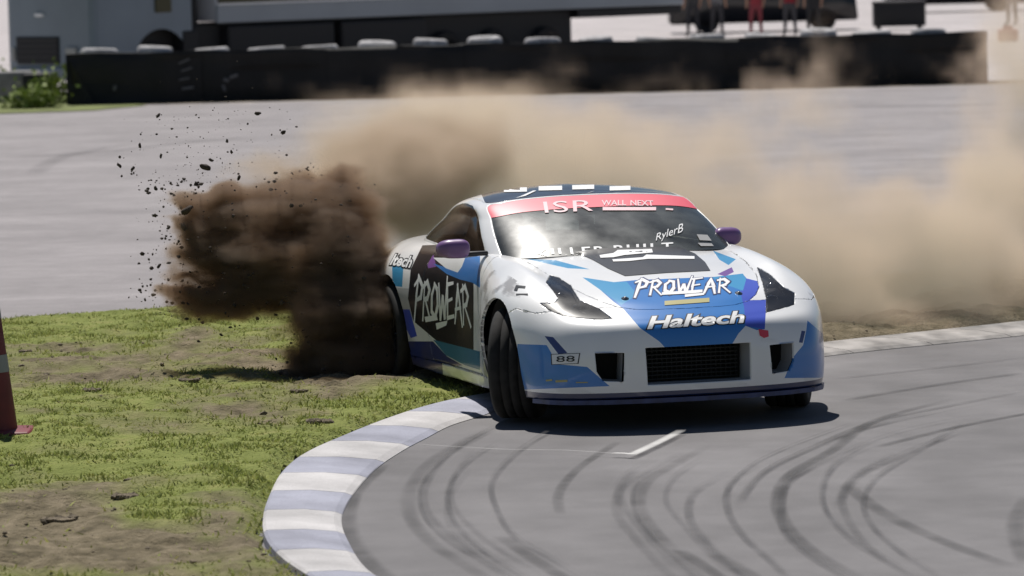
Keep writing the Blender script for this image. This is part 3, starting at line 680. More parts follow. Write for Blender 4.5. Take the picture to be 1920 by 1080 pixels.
def cut_livery(b2, panel):
    """part the faces along the colour edges, on the side the camera sees"""
    if panel == 'bumper': bmesh.ops.bisect_plane(b2, geom=b2.verts[:] + b2.edges[:] + b2.faces[:], dist=1e-5, plane_co=(0, 0, .2045), plane_no=(0, 0, 1))
    for c, poly in livery_for(panel):
        fl = list(b2.faces)
        C = np.array([f.calc_center_median()[:] for f in fl]); Nn = np.array([f.normal[:] for f in fl]); P = c2p(C)
        x0, y0 = np.min(poly, axis=0) - 6; x1, y1 = np.max(poly, axis=0) + 6
        k = (P[:, 0] > x0) & (P[:, 0] < x1) & (P[:, 1] > y0) & (P[:, 1] < y1) & ((Nn * (CAMC - C)).sum(1) > 0)
        k &= polydist(P, poly) < 8
        faces = [f for f, q in zip(fl, k) if q]
        n = len(poly)
        for i in range(n):
            if not faces: break
            a, d = poly[i], poly[(i + 1) % n]
            no = Vector(np.cross(cray(a), cray(d))).normalized()
            lo = np.minimum(a, d) - 6; hi = np.maximum(a, d) + 6
            C = c2p(np.array([f.calc_center_median()[:] for f in faces]))
            near = ((C > lo) & (C < hi)).all(1); loc = [f for f, q in zip(faces, near) if q]; rest = [f for f, q in zip(faces, near) if not q]
            if not loc: continue
            g = set(loc)
            for f in loc: g.update(f.edges); g.update(f.verts)
            res = bmesh.ops.bisect_plane(b2, geom=list(g), dist=1e-5, plane_co=Vector(CAMC), plane_no=no)
            faces = rest + [x for x in res['geom'] if isinstance(x, bmesh.types.BMFace)]
def paint(o, panel, base=WHITE):
    me = o.data; n = len(me.polygons); co = np.empty(n * 3); me.polygons.foreach_get('center', co); co = co.reshape(-1, 3)
    nr = np.empty(n * 3); me.polygons.foreach_get('normal', nr); nr = nr.reshape(-1, 3)
    vis = (nr * (CAMC - co)).sum(1) > 0
    C = co.copy(); mir = (~vis) & (co[:, 1] > 0) if panel != 'roof' else ~np.ones(n, bool)
    C[mir, 1] *= -1                                # the far side repeats the near one
    P = c2p(C); col = np.tile(np.array(base), (n, 1))
    for c, poly in livery_for(panel): col[inpoly(P, poly)] = c
    if panel == 'bumper': col[co[:, 2] < .2045] = DARKBLUE
    # road dirt thrown over the rear flank and sills
    dn = fbm(co[:, 0] * 5 + 9, co[:, 2] * 7 + co[:, 1] * 3, 4)
    dirt = np.clip((-co[:, 0] - 1.5) / 1.0, 0, 1) * np.clip((.62 - co[:, 2]) / .4, 0, 1) * np.clip((dn - .38) * 5, 0, 1) * .7
    dirt = np.maximum(dirt, np.clip((.3 - co[:, 2]) / .2, 0, 1) * np.clip((dn - .42) * 4, 0, .3))
    dirt = np.maximum(dirt, np.clip((dn - .5) * 4, 0, .6) * (np.abs(co[:, 0]) < .55) * (np.abs(co[:, 1]) > .85) * (panel[:6] == 'fender'))
    col = col * (1 - dirt[:, None]) + np.array((.10, .08, .065)) * dirt[:, None]
    a = me.attributes.new('Col', 'FLOAT_COLOR', 'FACE')
    a.data.foreach_set('color', np.concatenate([col, np.ones((n, 1))], 1).astype(np.float32).ravel())

tv, tf = [], []                                    # everything lettering can be laid on
def add_bvh(b2):
    k = len(tv); b2.verts.index_update()
    tv.extend([v.co[:] for v in b2.verts]); tf.extend([[k + v.index for v in f.verts] for f in b2.faces])
parts = {}
for name, ids, pan in (('body_shell', (0,), 'body'), ('bonnet', (1,), 'hood'), ('front_bumper', (3,), 'bumper'), ('fender', (4,), 'fender'), ('fender', (14,), 'fender_far'),
                       ('door', (5,), 'door'), ('door', (15,), 'door_far'), ('side_skirt', (6,), 'skirt'), ('side_skirt', (16,), 'skirt_far')):
    b2 = split(bm, LAY, ids); add_bvh(b2); cut_livery(b2, pan); roll(b2)
    o = bm_obj(name, b2, M['paint'], car, recalc=False); paint(o, pan); parts[pan] = o
for name, ids, pan in (('pillar_frame', (0,), 'pillar'), ('roof', (5,), 'roof')):
    b2 = split(gb, GL, ids); add_bvh(b2); cut_livery(b2, pan); roll(b2, .02, .001)
    o = bm_obj(name, b2, M['paint'], car, recalc=False); paint(o, pan); parts[pan] = o
for name, ids, mm in (('windscreen', (1,), 'glass'), ('sun_strip', (2,), 'sun_red'), ('side_window', (3,), 'side_glass'), ('side_window', (13,), 'side_glass'), ('rear_window', (4,), 'side_glass')):
    b2 = split(gb, GL, ids); add_bvh(b2)
    if name != 'sun_strip':
        for v in b2.verts: v.co -= v.normal * .003
    if name == 'windscreen':
        b2.verts.index_update(); BVH_W = BVHTree.FromPolygons([v.co.copy() for v in b2.verts], [[v.index for v in f.verts] for f in b2.faces])
    o = bm_obj(name, b2, M[mm], car, recalc=False); parts[name + str(ids[0])] = o
# headlamps: clear cover, dark bowl behind it, two lamps
for idn in (20, 21):
    b2 = split(bm, LAY, (idn,)); add_bvh(b2)
    cen = sum((v.co for v in b2.verts), Vector()) / len(b2.verts); sg = 1 if cen.y > 0 else -1
    bowl = b2.copy(); 
    for v in bowl.verts: v.co = v.co - v.normal * .045
    roll(b2, .03, .001)
    hl = bm_obj('headlight', b2, M['lens'], car, recalc=False)
    bm_obj('housing', bowl, M['housing'], hl, recalc=False)
    for (x, y, z, r) in ((.44, .60, .655, .042), (.30, .655, .72, .036)):
        l = bmesh.new(); lathe(l, [(0, -.03), (r, -.02), (r, .012), (r * .82, .018), (r * .6, .0), (0, -.012)], 'X', 20)
        bm_obj('lamp', l, M['chrome'], hl, loc=(x, sg * y, z))
    l = bmesh.new(); tube(l, [(.12, sg * .665, .80), (.22, sg * .70, .765), (.33, sg * .71, .715), (.42, sg * .69, .67)], .009); bm_obj('light_strip', l, M['chrome'], hl)
BVH = BVHTree.FromPolygons([Vector(v) for v in tv], tf)

# --- tunnels behind the openings
def tunnel(name, poly, x0, depth, mirror=False):
    b = bmesh.new(); sg = -1 if mirror else 1
    F = [b.verts.new((x0(p[0]), sg * p[0], p[1])) for p in poly]; K = [b.verts.new((x0(0) - depth, sg * p[0] * .96, p[1])) for p in poly]
    n = len(poly)
    for i in range(n): b.faces.new((F[i], F[(i + 1) % n], K[(i + 1) % n], K[i]))
    o = bm_obj(name, b, M['duct'], car, smooth=False)
    b = bmesh.new(); b.faces.new([b.verts.new((x0(0) - depth * .97, sg * p[0] * .96, p[1])) for p in poly]); bm_obj('duct_core', b, M['liner'], o, smooth=False)
    return o
big = lambda P, k: [((p[0] - np.mean([q[0] for q in P])) * k + np.mean([q[0] for q in P]), (p[1] - np.mean([q[1] for q in P])) * k + np.mean([q[1] for q in P])) for p in P]
tunnel('air_intake', big(GRILLE, 1.015), lambda y: .845 - .1 * y * y, .16)
tunnel('brake_duct', big(DUCT, 1.03), lambda y: .80 - .25 * max(0, y - .44), .16); tunnel('brake_duct', big(DUCT, 1.03), lambda y: .80 - .25 * max(0, y - .44), .16, True)
b = bmesh.new()
for k in range(9): box(b, (.715, 0, .262 + k * .0235), (.03, .56, .006))
for k in range(19): box(b, (.715, -.27 + k * .03, .355), (.012, .004, .2))
bm_obj('intercooler', b, M['interior'], car, smooth=False)
# splitter lip
b = bmesh.new(); pts = []
ys = np.linspace(-.90, .90, 61); xo = np.interp(np.abs(ys), [0, .30, .56, .76, .84, .90], [.895, .88, .83, .735, .64, .50])
top = [b.verts.new((x, y, .166)) for x, y in zip(xo, ys)]; bot = [b.verts.new((x - .004, y, .140)) for x, y in zip(xo, ys)]
ti = [b.verts.new((x - .12, y * .9, .166)) for x, y in zip(xo, ys)]; bi = [b.verts.new((x - .35, y * .8, .142)) for x, y in zip(xo, ys)]
for i in range(60):
    for A_, B_ in ((ti, top), (top, bot), (bot, bi)): b.faces.new((A_[i], A_[i + 1], B_[i + 1], B_[i]))
M['splitter'] = mat('splitter_navy', (.03, .05, .14), .35, noise=(14, .3))
bm_obj('splitter', b, M['splitter'], car, smooth=False)
# wheel wells, floor and cabin
def wellbox(cx):
    for sg in (1, -1):
        b = bmesh.new(); a = np.linspace(-.25, math.pi + .25, 22); r = .40
        O = [b.verts.new((cx + r * math.cos(t), sg * .925, .335 + r * math.sin(t))) for t in a]; I = [b.verts.new((cx + r * math.cos(t), sg * .50, .335 + r * math.sin(t))) for t in a]
        for i in range(21): b.faces.new((O[i], O[i + 1], I[i + 1], I[i]))
        b.faces.new(I); 
        for v in O: v.co.y = sg * (.90 if cx > -1 else .91)
        bm_obj('wheel_well', b, M['liner'], car)
wellbox(0); wellbox(-2.55)
b = bmesh.new(); box(b, (-1.35, 0, .19), (4.0, 1.0, .05)); box(b, (-1.28, 0, .19), (1.75, 1.62, .05)); bm_obj('floor_pan', b, M['liner'], car, smooth=False)
b = bmesh.new(); box(b, (.35, 0, .45), (.55, .9, .3)); box(b, (-.52, 0, .55), (.05, 1.45, .62)); bm_obj('firewall', b, M['liner'], car, smooth=False)
b = bmesh.new(); box(b, (-.68, 0, .83), (.40, 1.36, .16), .04); bm_obj('dashboard', b, M['interior'], car)
for sg in (-1, 1):
    b = bmesh.new(); box(b, (-1.42, sg * .36, .42), (.5, .46, .16), .05); box(b, (-1.72, sg * .36, .72), (.14, .46, .62), .06, rot=Matrix.Rotation(-.2, 3, 'Y')); box(b, (-1.80, sg * .36, 1.03), (.11, .24, .16), .04)
    for s2 in (-1, 1): box(b, (-1.74, sg * .36 + s2 * .2, .98), (.2, .05, .2), .02)
    bm_obj('bucket_seat', b, M['interior'], car)
b = bmesh.new(); lathe(b, [(.165 + .014 * math.cos(t), .014 * math.sin(t)) for t in np.linspace(0, 2 * math.pi, 9)], 'X', 28); box(b, (0, 0, 0), (.03, .32, .04)); box(b, (0, 0, -.07), (.03, .04, .15))
bm_obj('steering_wheel', b, M['interior'], car, loc=(-1.0, -.36, .84)).rotation_euler = (0, R(-22), 0)
b = bmesh.new()
for sg in (-1, 1):
    tube(b, [(-.72, sg * .66, .5), (-.78, sg * .64, .92), (-1.25, sg * .545, 1.17), (-1.6, sg * .53, 1.19), (-1.85, sg * .55, 1.15), (-1.86, sg * .6, .5)], .02)
    tube(b, [(-1.85, sg * .53, 1.14), (-2.6, sg * .45, .7)], .02)
tube(b, [(-1.27, -.53, 1.175), (-1.27, .53, 1.175)], .02); tube(b, [(-1.86, -.54, 1.14), (-1.86, .54, 1.14)], .02); tube(b, [(-1.86, -.54, 1.12), (-1.88, .5, .45)], .018); tube(b, [(-1.86, .54, 1.12), (-1.88, -.5, .45)], .018)
bm_obj('roll_cage', b, M['cage'], car)

# --- mirrors
for sg, nm in ((-1, 'near'), (1, 'far')):
    b = bmesh.new(); bmesh.ops.create_uvsphere(b, u_segments=28, v_segments=16, radius=1)
    for v in b.verts:
        x, y, z = v.co; f_ = lambda t, p: math.copysign(abs(t) ** p, t)
        v.co = Vector((f_(x, .8) * .055 - (.03 * y * sg), f_(y, .62) * .096, f_(z, .72) * .046 * (1 - .18 * y * sg) + .012 * z))
        if v.co.x < -.05: v.co.x = -.05
    o = bm_obj('wing_mirror', b, M['mirror_purple'], car, loc=(-.76, sg * (1.0 if sg < 0 else .76), .972))
    g = bmesh.new(); box(g, (-.052, 0, 0), (.006, .15, .07), .002); bm_obj('mirror_glass', g, M['mirror_glass'], o)
    g = bmesh.new(); box(g, (-.01, -sg * .14, -.035), (.06, .16, .028), .01); bm_obj('mirror_arm', g, M['black'], o)
# --- hood vent, pins, wipers
TARGET = [None]
def px_hit(p):
    h = (TARGET[0] or BVH).ray_cast(Vector(CAMC), Vector(cray(p)).normalized()); return h
def project(bm2, name, material, parent, quad=None, off=.0025):
    """lay a flat mesh, drawn in photo pixels, on the car's surface"""
    dead = []
    for v in bm2.verts:
        h = px_hit((v.co.x, v.co.y))
        if h[0] is None: dead.append(v); continue
        n = h[1]
        if n.dot(Vector(CAMC) - h[0]) < 0: n = -n
        v.co = h[0] + n * off
    bmesh.ops.delete(bm2, geom=dead, context='VERTS')
    big_ = [f for f in bm2.faces if max(e.calc_length() for e in f.edges) > .25]
    bmesh.ops.delete(bm2, geom=big_, context='FACES')
    return bm_obj(name, bm2, material, parent)
def grid_cut(b, step):
    xs = [v.co.x for v in b.verts]; ys_ = [v.co.y for v in b.verts]
    for ax, lo, hi in ((0, min(xs), max(xs)), (1, min(ys_), max(ys_))):
        t = lo + step
        while t < hi:
            co = Vector((t, 0, 0)) if ax == 0 else Vector((0, t, 0)); no = Vector((1, 0, 0)) if ax == 0 else Vector((0, 1, 0))
            bmesh.ops.bisect_plane(b, geom=b.verts[:] + b.edges[:] + b.faces[:], dist=1e-4, plane_co=co, plane_no=no); t += step
def flat(polys):
    b = bmesh.new()
    for p in polys:
        try: b.faces.new([b.verts.new((q[0], q[1], 0)) for q in p])
        except ValueError: pass
    bmesh.ops.triangulate(b, faces=b.faces[:])
    return b
def quadmap(b, quad):                              # unit square -> pixel quad (bl, br, tr, tl)
    q = [np.array(p, float) for p in quad]
    for v in b.verts:
        u, t = v.co.x, v.co.y
        p = (q[0] * (1 - u) + q[1] * u) * (1 - t) + (q[3] * (1 - u) + q[2] * u) * t
        v.co = Vector((p[0], p[1], 0))
def text_bm(s, bold=.0, shear=0., spacing=1.0):
    cu = bpy.data.curves.new('t', 'FONT'); cu.body = s; cu.offset = bold; cu.shear = shear; cu.space_character = spacing; cu.resolution_u = 3
    o = bpy.data.objects.new('t', cu); COL.objects.link(o); dg = bpy.context.evaluated_depsgraph_get()
    me = bpy.data.meshes.new_from_object(o.evaluated_get(dg)); bpy.data.objects.remove(o); bpy.data.curves.remove(cu)
    b = bmesh.new(); b.from_mesh(me); bpy.data.meshes.remove(me)
    return b
def unit(b, ref=None):
    xs = [v.co.x for v in (ref or b).verts]; ys_ = [v.co.y for v in (ref or b).verts]
    x0, x1, y0, y1 = min(xs), max(xs), min(ys_), max(ys_)
    for v in b.verts: v.co = Vector(((v.co.x - x0) / (x1 - x0), (v.co.y - y0) / (y1 - y0), 0))
    return (x0, x1, y0, y1)
def lettering(s, quad, material, parent, bold=.02, shear=0., outline=None, spacing=1.0, off=.0035, name='lettering'):
    b = text_bm(s, bold, shear, spacing)
    if outline:
        b2 = text_bm(s, bold + outline[1], shear, spacing); xs = [v.co.x for v in b.verts]; ys_ = [v.co.y for v in b.verts]
        for v in b2.verts: v.co = Vector(((v.co.x - min(xs)) / (max(xs) - min(xs)), (v.co.y - min(ys_)) / (max(ys_) - min(ys_)), 0))
        quadmap(b2, quad); grid_cut(b2, 7); project(b2, name + '_outline', outline[0], parent, off=off - .0015)
    unit(b); quadmap(b, quad); grid_cut(b, 7)
    return project(b, name, material, parent, off=off)
# brush lettering: strokes on a unit square per letter
STK = {'P': [[(0, -.25), (.12, .55), (.22, 1.1)], [(-.1, .85), (.3, 1.05), (.62, .8), (.5, .5), (.15, .42)]],
       'R': [[(.05, -.1), (.12, .95)], [(-.05, .82), (.35, .95), (.58, .72), (.4, .48), (.12, .42)], [(.2, .45), (.68, -.12)]],
       'O': [[(.35, .9), (.08, .6), (.1, .15), (.4, 0), (.62, .35), (.55, .8), (.3, .92)]],
       'W': [[(0, .95), (.15, .0), (.38, .6), (.55, .0), (.85, 1.15)]],
       'E': [[(.15, .95), (.1, .45), (.1, .02)], [(.1, .95), (.65, 1.05)], [(.12, .5), (.5, .56)], [(.08, .02), (.62, .08)]],
       'A': [[(0, -.08), (.25, .6), (.38, 1.0)], [(.36, .98), (.5, .5), (.62, -.12)], [(.1, .32), (.58, .38)]],
       '_': [[(0, .5), (.5, .56), (.9, .5)]], 'T': [[(0, .9), (.9, .95)], [(.45, .95), (.4, 0)]]}
def brush(word, wd=.13, adv=.82, seed=1):
    rr = random.Random(seed); polys = []; x = 0
    for ch in word:
        for s in STK[ch]:
            P = [Vector((x + p[0] + rr.uniform(-.02, .02), p[1] + rr.uniform(-.03, .03), 0)) for p in s]
            for i in range(len(P) - 1):
                d = (P[i + 1] - P[i]).normalized(); n = Vector((-d.y, d.x, 0)); w0 = wd * rr.uniform(.75, 1.1) / 2 * (.6 if i == 0 else 1); w1 = wd * rr.uniform(.75, 1.1) / 2 * (.55 if i == len(P) - 2 else 1)
                e = d * wd * .3
                polys.append([P[i] - e + n * w0, P[i] - e - n * w0, P[i + 1] + e - n * w1, P[i + 1] + e + n * w1])
        x += adv
    return polys, x
def brushword(word, quad, material, parent, wd=.13, adv=.82, seed=1, outline=None, off=.0035, name='lettering'):
    polys, W = brush(word, wd, adv, seed)
    if outline:
        p2, _ = brush(word, wd * outline[1], adv, seed); b = flat(p2)
        for v in b.verts: v.co = Vector((v.co.x / W, v.co.y, 0))
        quadmap(b, quad); grid_cut(b, 8); project(b, name + '_outline', outline[0], parent, off=off - .0015)
    b = flat(polys)
    for v in b.verts: v.co = Vector((v.co.x / W, v.co.y, 0))
    quadmap(b, quad); grid_cut(b, 8)
    return project(b, name, material, parent, off=off)
HO, BU, DO, BO, RO, WI, FE = parts['hood'], parts['bumper'], parts['door'], parts['body'], parts['roof'], parts['windscreen1'], parts['fender']
b = flat([[(1078, 473), (1130, 466), (1200, 464), (1272, 463), (1303, 476), (1322, 492), (1332, 508), (1250, 512), (1172, 518), (1140, 504), (1112, 488)]]); grid_cut(b, 6)
r_ = project(b, 'hood_vent', M['carbon'], HO, off=.003)
for p in ((1172, 560), (1385, 550)):
    h = px_hit(p); b = bmesh.new(); lathe(b, [(0, .012), (.008, .011), (.011, .004), (.022, .003), (.024, -.004), (0, -.004)], 'Z', 16)
    o = bm_obj('bonnet_pin', b, M['pin'], HO, loc=h[0]); o.rotation_euler = h[1].to_track_quat('Z', 'Y').to_euler()
# lettering and marks
lettering('Haltech', [(1213, 618), (1396, 606), (1396, 583), (1216, 594)], M['vinyl_white'], BU, bold=.03, shear=.16, outline=(M['vinyl_black'], .045), spacing=1.0, name='lettering')
brushword('PROWEAR', [(1192, 551), (1372, 546), (1372, 522), (1196, 526)], M['vinyl_white'], HO, wd=.2, seed=4, outline=(M['vinyl_navy'], 1.9))
b = flat([[(1241, 549), (1317, 544), (1317, 549), (1300, 551), (1241, 554)], [(1284, 553), (1320, 550), (1320, 554), (1284, 558)]]); grid_cut(b, 8); project(b, 'brush_underline', M['vinyl_white'], HO, off=.004)
b = flat([[(1246, 565), (1330, 559), (1330, 567), (1246, 573)]]); grid_cut(b, 8); project(b, 'gold_plate', M['vinyl_gold'], HO, off=.003)
b = flat([[(1182, 526), (1330, 517), (1330, 521), (1182, 531)]]); 
b.free()
brushword('PROWEAR', [(1128, 488), (1302, 482), (1296, 468), (1124, 474)], M['vinyl_white'], HO, wd=.22, seed=9, off=.010) if False else None
b = flat([[(1124, 480), (1150, 476), (1158, 470), (1222, 468), (1224, 475), (1170, 480), (1150, 484), (1126, 485)], [(1148, 488), (1205, 484), (1212, 479), (1302, 482), (1302, 487), (1215, 487), (1180, 491), (1150, 492)]]); grid_cut(b, 6); project(b, 'vent_lettering', M['vinyl_white'], HO, off=.006)
brushword('PROWEAR', [(778, 588), (884, 604), (880, 536), (781, 524)], M['vinyl_white'], DO, wd=.19, adv=.72, seed=2)
b = flat([[(797, 594), (820, 590), (822, 600), (799, 604)], [(818, 606), (840, 601), (838, 610), (820, 618)]]); grid_cut(b, 8); project(b, 'brush_underline', M['vinyl_white'], DO, off=.004)
lettering('ltech', [(731, 497), (770, 503), (777, 481), (740, 476)], M['vinyl_white'], BO, bold=.03, shear=.16, outline=(M['vinyl_black'], .07))
b = flat([[(1034, 684), (1085, 682), (1088, 662), (1033, 664)]]); grid_cut(b, 8); project(b, 'number_board_edge', M['vinyl_black'], BU, off=.002)
lettering('88', [(1044, 679), (1078, 678), (1078, 667), (1044, 668)], M['vinyl_black'], BU, bold=.0, name='race_number', off=.006)
b = flat([[(1036, 683), (1083, 681), (1086, 663), (1035, 665)]]); grid_cut(b, 8); project(b, 'number_board', M['vinyl_white'], BU, off=.003)
lettering('PERFORMANCE', [(1024, 718), (1102, 718), (1102, 712), (1024, 712)], M['vinyl_gold'], BU, bold=0, name='small_lettering') if False else None
b = flat([[(1024, 712), (1036, 711), (1036, 714), (1024, 715)], [(1042, 713), (1064, 712), (1064, 716), (1042, 717)], [(1080, 716), (1102, 716), (1102, 718), (1080, 718)]]); project(b, 'small_lettering', M['vinyl_gold'], BU, off=.003)
b = flat([[(1422, 617), (1440, 620), (1441, 631), (1432, 634), (1424, 629)]]); project(b, 'shield_logo', M['vinyl_red'], BU, off=.003)
b = flat([[(1427, 636), (1455, 637), (1455, 640), (1427, 639)]]); project(b, 'small_lettering', M['vinyl_white'], BU, off=.003)
lettering('ISR', [(1022, 400), (1112, 396), (1112, 375), (1018, 379)], M['vinyl_pink'], parts['sun_strip2'], bold=.0, spacing=1.05)
lettering('WALL', [(1128, 386), (1174, 386), (1174, 376), (1128, 376)], M['vinyl_pink'], parts['sun_strip2'], bold=.015)
lettering('NEXT', [(1182, 386), (1226, 387), (1224, 377), (1182, 376)], M['vinyl_pink'], parts['sun_strip2'], bold=.015)
b = flat([[(1130, 389), (1230, 389), (1230, 395), (1130, 395)], [(1248, 391), (1262, 392), (1262, 395), (1248, 394)]]); grid_cut(b, 8); project(b, 'strip_lettering', M['vinyl_pink'], parts['sun_strip2'], off=.003)
TARGET[0] = BVH_W
lettering('KILLER', [(1008, 484), (1136, 477), (1134, 462), (1004, 468)], M['vinyl_white'], WI, bold=.02, spacing=1.25)
lettering('BUILT', [(1152, 476), (1262, 470), (1262, 455), (1150, 461)], M['vinyl_white'], WI, bold=.02, spacing=1.25)
TARGET[0] = None
lettering('RylerB', [(1230, 456), (1282, 440), (1280, 419), (1228, 440)], M['vinyl_white'], WI, bold=.0, shear=.3)
b = flat([[(1306, 440), (1326, 441), (1334, 452), (1312, 451)], [(1308, 456), (1334, 457), (1338, 462), (1314, 462)]])
project(b, 'sticker', mat('grey_sticker', (.35, .35, .35), .5), WI, off=.003)
for x0, x1, yy in ((940, 988, 353), (1010, 1054, 350), (1073, 1114, 348), (1143, 1182, 350)):
    b = flat([[(x0, yy + 8), (x1, yy + 7), (x1, yy - 1), (x0, yy)]]); grid_cut(b, 5); project(b, 'roof_block', M['vinyl_white'], RO, off=.003)
b = flat([[(966, 372), (975, 369), (1000, 358), (1006, 358), (985, 368)], [(1100, 363), (1108, 361), (1124, 355), (1116, 358)]]); project(b, 'roof_stroke', M['vinyl_white'], RO, off=.003)
b = flat([[(964, 545), (968, 535), (986, 537), (984, 541), (972, 540), (970, 546)], [(968, 551), (990, 551), (990, 554), (968, 554)]]); project(b, 'small_lettering', M['vinyl_black'], FE, off=.003)

for o_ in list(COL.objects):
    if o_.name.split('.')[0] in ('small_lettering', 'roof_stroke', 'strip_lettering'): o_['kind'] = 'stuff'
# --- wheels
tb = bmesh.new()
prof = [(.228, -.115), (.25, -.125), (.29, -.132), (.312, -.126), (.322, -.112)]
for k in range(4):
    y0 = -.105 + k * .0545
    prof += [(.326, y0), (.326, y0 + .046)] + ([(.3215, y0 + .0468), (.3215, y0 + .0538)] if k < 3 else [])
prof += [(.322, .112), (.312, .126), (.29, .132), (.25, .125), (.228, .115)]
lathe(tb, prof, 'Y', 56)
tyre_me = bpy.data.meshes.new('tyre'); bmesh.ops.recalc_face_normals(tb, faces=tb.faces); tb.to_mesh(tyre_me); tb.free(); tyre_me.materials.append(M['rubber']); tyre_me.materials.append(M['tread'])
for p in tyre_me.polygons:
    p.use_smooth = True
    c = p.center; p.material_index = 1 if math.hypot(c.x, c.z) > .317 else 0
rb = bmesh.new()
lathe(rb, [(.235, -.12), (.238, -.11), (.215, -.10), (.205, -.03), (.205, .07), (.218, .105), (.238, .112), (.235, .122)], 'Y', 40)
lathe(rb, [(0, -.085), (.05, -.085), (.06, -.07), (.06, -.03), (0, -.03)], 'Y', 20)
for k in range(10):
    a = k * math.pi / 5; mrot = Matrix.Rotation(a, 3, 'Y')
    box(rb, mrot @ Vector((.135, -.075, 0)), (.17, .03, .028), .006, rot=mrot)
rim_me = bpy.data.meshes.new('rim'); bmesh.ops.recalc_face_normals(rb, faces=rb.faces); rb.to_mesh(rim_me); rb.free(); rim_me.materials.append(M['rim'])
db = bmesh.new(); lathe(db, [(.06, -.01), (.165, -.01), (.165, .015), (.06, .015)], 'Y', 32); disc_me = bpy.data.meshes.new('disc'); db.to_mesh(disc_me); db.free(); disc_me.materials.append(M['disc'])
STEER = R(-29)
for x, y, st in ((0, -.82, STEER), (.04, .84, STEER * .85), (-2.55, -.83, 0), (-2.55, .83, 0)):
    wo = link('wheel', tyre_me, None, car); wo.name = 'wheel'; wo.location = (x, y, .33 if x == 0 else .315)
    wo.rotation_euler = (0, 0, st + (0 if y < 0 else math.pi))
    link('rim', rim_me, None, wo); link('brake_disc', disc_me, None, wo)
# ================================================================== BEHIND THE TRACK
# traffic cone at the left edge
cone = thing('traffic_cone', 'tall red traffic cone with pale reflective bands on the grass at the left edge', 'traffic cone', (-3.03, 24.83, .05))
M['cone_red'] = mat('cone_red', (.15, .018, .022), .5, noise=(6, .25)); M['cone_white'] = mat('cone_band', (.30, .30, .33), .5)
cr_ = lambda z: .158 - .115 * z
for nm, z0, z1, mm in (('cone_body', .03, .37, 'cone_red'), ('reflective_band', .37, .47, 'cone_white'), ('cone_body', .47, .68, 'cone_red'), ('reflective_band', .68, .78, 'cone_white'), ('cone_tip', .78, 1.15, 'cone_red')):
    b = bmesh.new(); k_ = .002 if 'band' in nm else 0
    lathe(b, [(cr_(z0) + k_, z0), (cr_(z1) + k_, z1)] + ([(0, z1)] if nm == 'cone_tip' else []), 'Z', 32); bm_obj(nm, b, M[mm], cone)
b = bmesh.new(); box(b, (0, 0, .015), (.50, .50, .05), .018); bm_obj('cone_base', b, M['cone_red'], cone)

# tyre wall faced with black belting
bar = thing('tyre_barrier', 'long low wall of stacked tyres faced with black rubber belting beyond the far track', 'tyre barrier', (0, 0, 0))
M['belt'] = mat('black_belting', (.010, .0095, .010), .75, noise=(1.3, .5), bump=(8, .4, .03)); M['oldtyre'] = mat('sunbleached_tyre', (.36, .35, .355), .8, noise=(6, .4))
BL, BR = gnd((130, 199)), gnd((1848, 157)); BH = .97
L_ = BR[0] - BL[0]; nb_ = 7
for k_ in range(nb_):
    b = bmesh.new(); x0 = BL[0] + L_ * k_ / nb_ - .04; x1 = BL[0] + L_ * (k_ + 1) / nb_ + .04; dy = .03 * (k_ % 2); n_ = 24; rows = []
    for i in range(n_ + 1):
        x = x0 + (x1 - x0) * i / n_; u = (x - BL[0]) / L_; y = BL[1] + (BR[1] - BL[1]) * u + dy + .04 * math.sin(x * 6.3); e0 = .35 * max(0, 1 - (x - x0) / .5) if k_ == 0 else 0
        h_ = BH + .015 * math.sin(x * 3.1 + k_)
        rows.append([b.verts.new((x + (.55 * max(0, 1 - zf) if (k_ == 0 and i == 0) else 0), y + .05 * math.sin(zf * 9 + x), zf * h_)) for zf in (0, .12, .35, .65, .9, 1)] + [b.verts.new((x, y + .03, h_ - .01)), b.verts.new((x, y + .03, 0))])
    for A_, B_ in zip(rows, rows[1:]):
        for j in range(7): b.faces.new((A_[j], A_[j + 1], B_[j + 1], B_[j]))
    bm_obj('belt_panel', b, M['belt'], bar)
b = bmesh.new(); lathe(b, [(.27, -.10), (.32, -.125), (.44, -.13), (.50, -.10), (.52, -.04), (.52, .04), (.50, .10), (.44, .13), (.32, .125), (.27, .10)], 'Z', 22)
tyb = bpy.data.meshes.new('stack_tyre'); b.to_mesh(tyb); b.free(); tyb.materials.append(M['oldtyre']); tyb.polygons.foreach_set('use_smooth', [True] * len(tyb.polygons))
x = BL[0] + .55; k_ = 0
while x < BR[0] - .3:
    u = (x - BL[0]) / L_
    for lv in range(4):
        o = link('tyre', tyb, None, bar); o.location = (x + random.uniform(-.03, .03), BL[1] + (BR[1] - BL[1]) * u + .45, .13 + .262 * lv - .002); o.rotation_euler = (random.uniform(-.02, .02) * (1 + lv), random.uniform(-.02, .02) * (1 + lv), random.uniform(0, 6)); o.scale = (random.uniform(.62, .72),) * 2 + (1,)
        if lv == 3: o.location.z += random.uniform(-.05, .04)
    x += 1.03; k_ += 1
b = bmesh.new()
for p in [(420, 150), (432, 140), (446, 143), (450, 150), (436, 153)]:
    pass
b.free()
for (px, py, w_, h_) in ((424, 150, .10, .06), (438, 143, .16, .06), (420, 165, .05, .12), (345, 115, .22, .03), (350, 130, .22, .03), (345, 148, .2, .03), (352, 165, .22, .05), (215, 165, .06, .10)):
    q_ = at((px, py), BL[1] - .075); b = bmesh.new(); box(b, (0, 0, 0), (w_, .006, h_), .002, rot=Matrix.Rotation(random.uniform(-.5, .5), 3, 'Y')); bm_obj('scuff', b, M.setdefault('scuffm', mat('pale_scuff', (.11, .11, .115), .8)), bar, loc=q_)

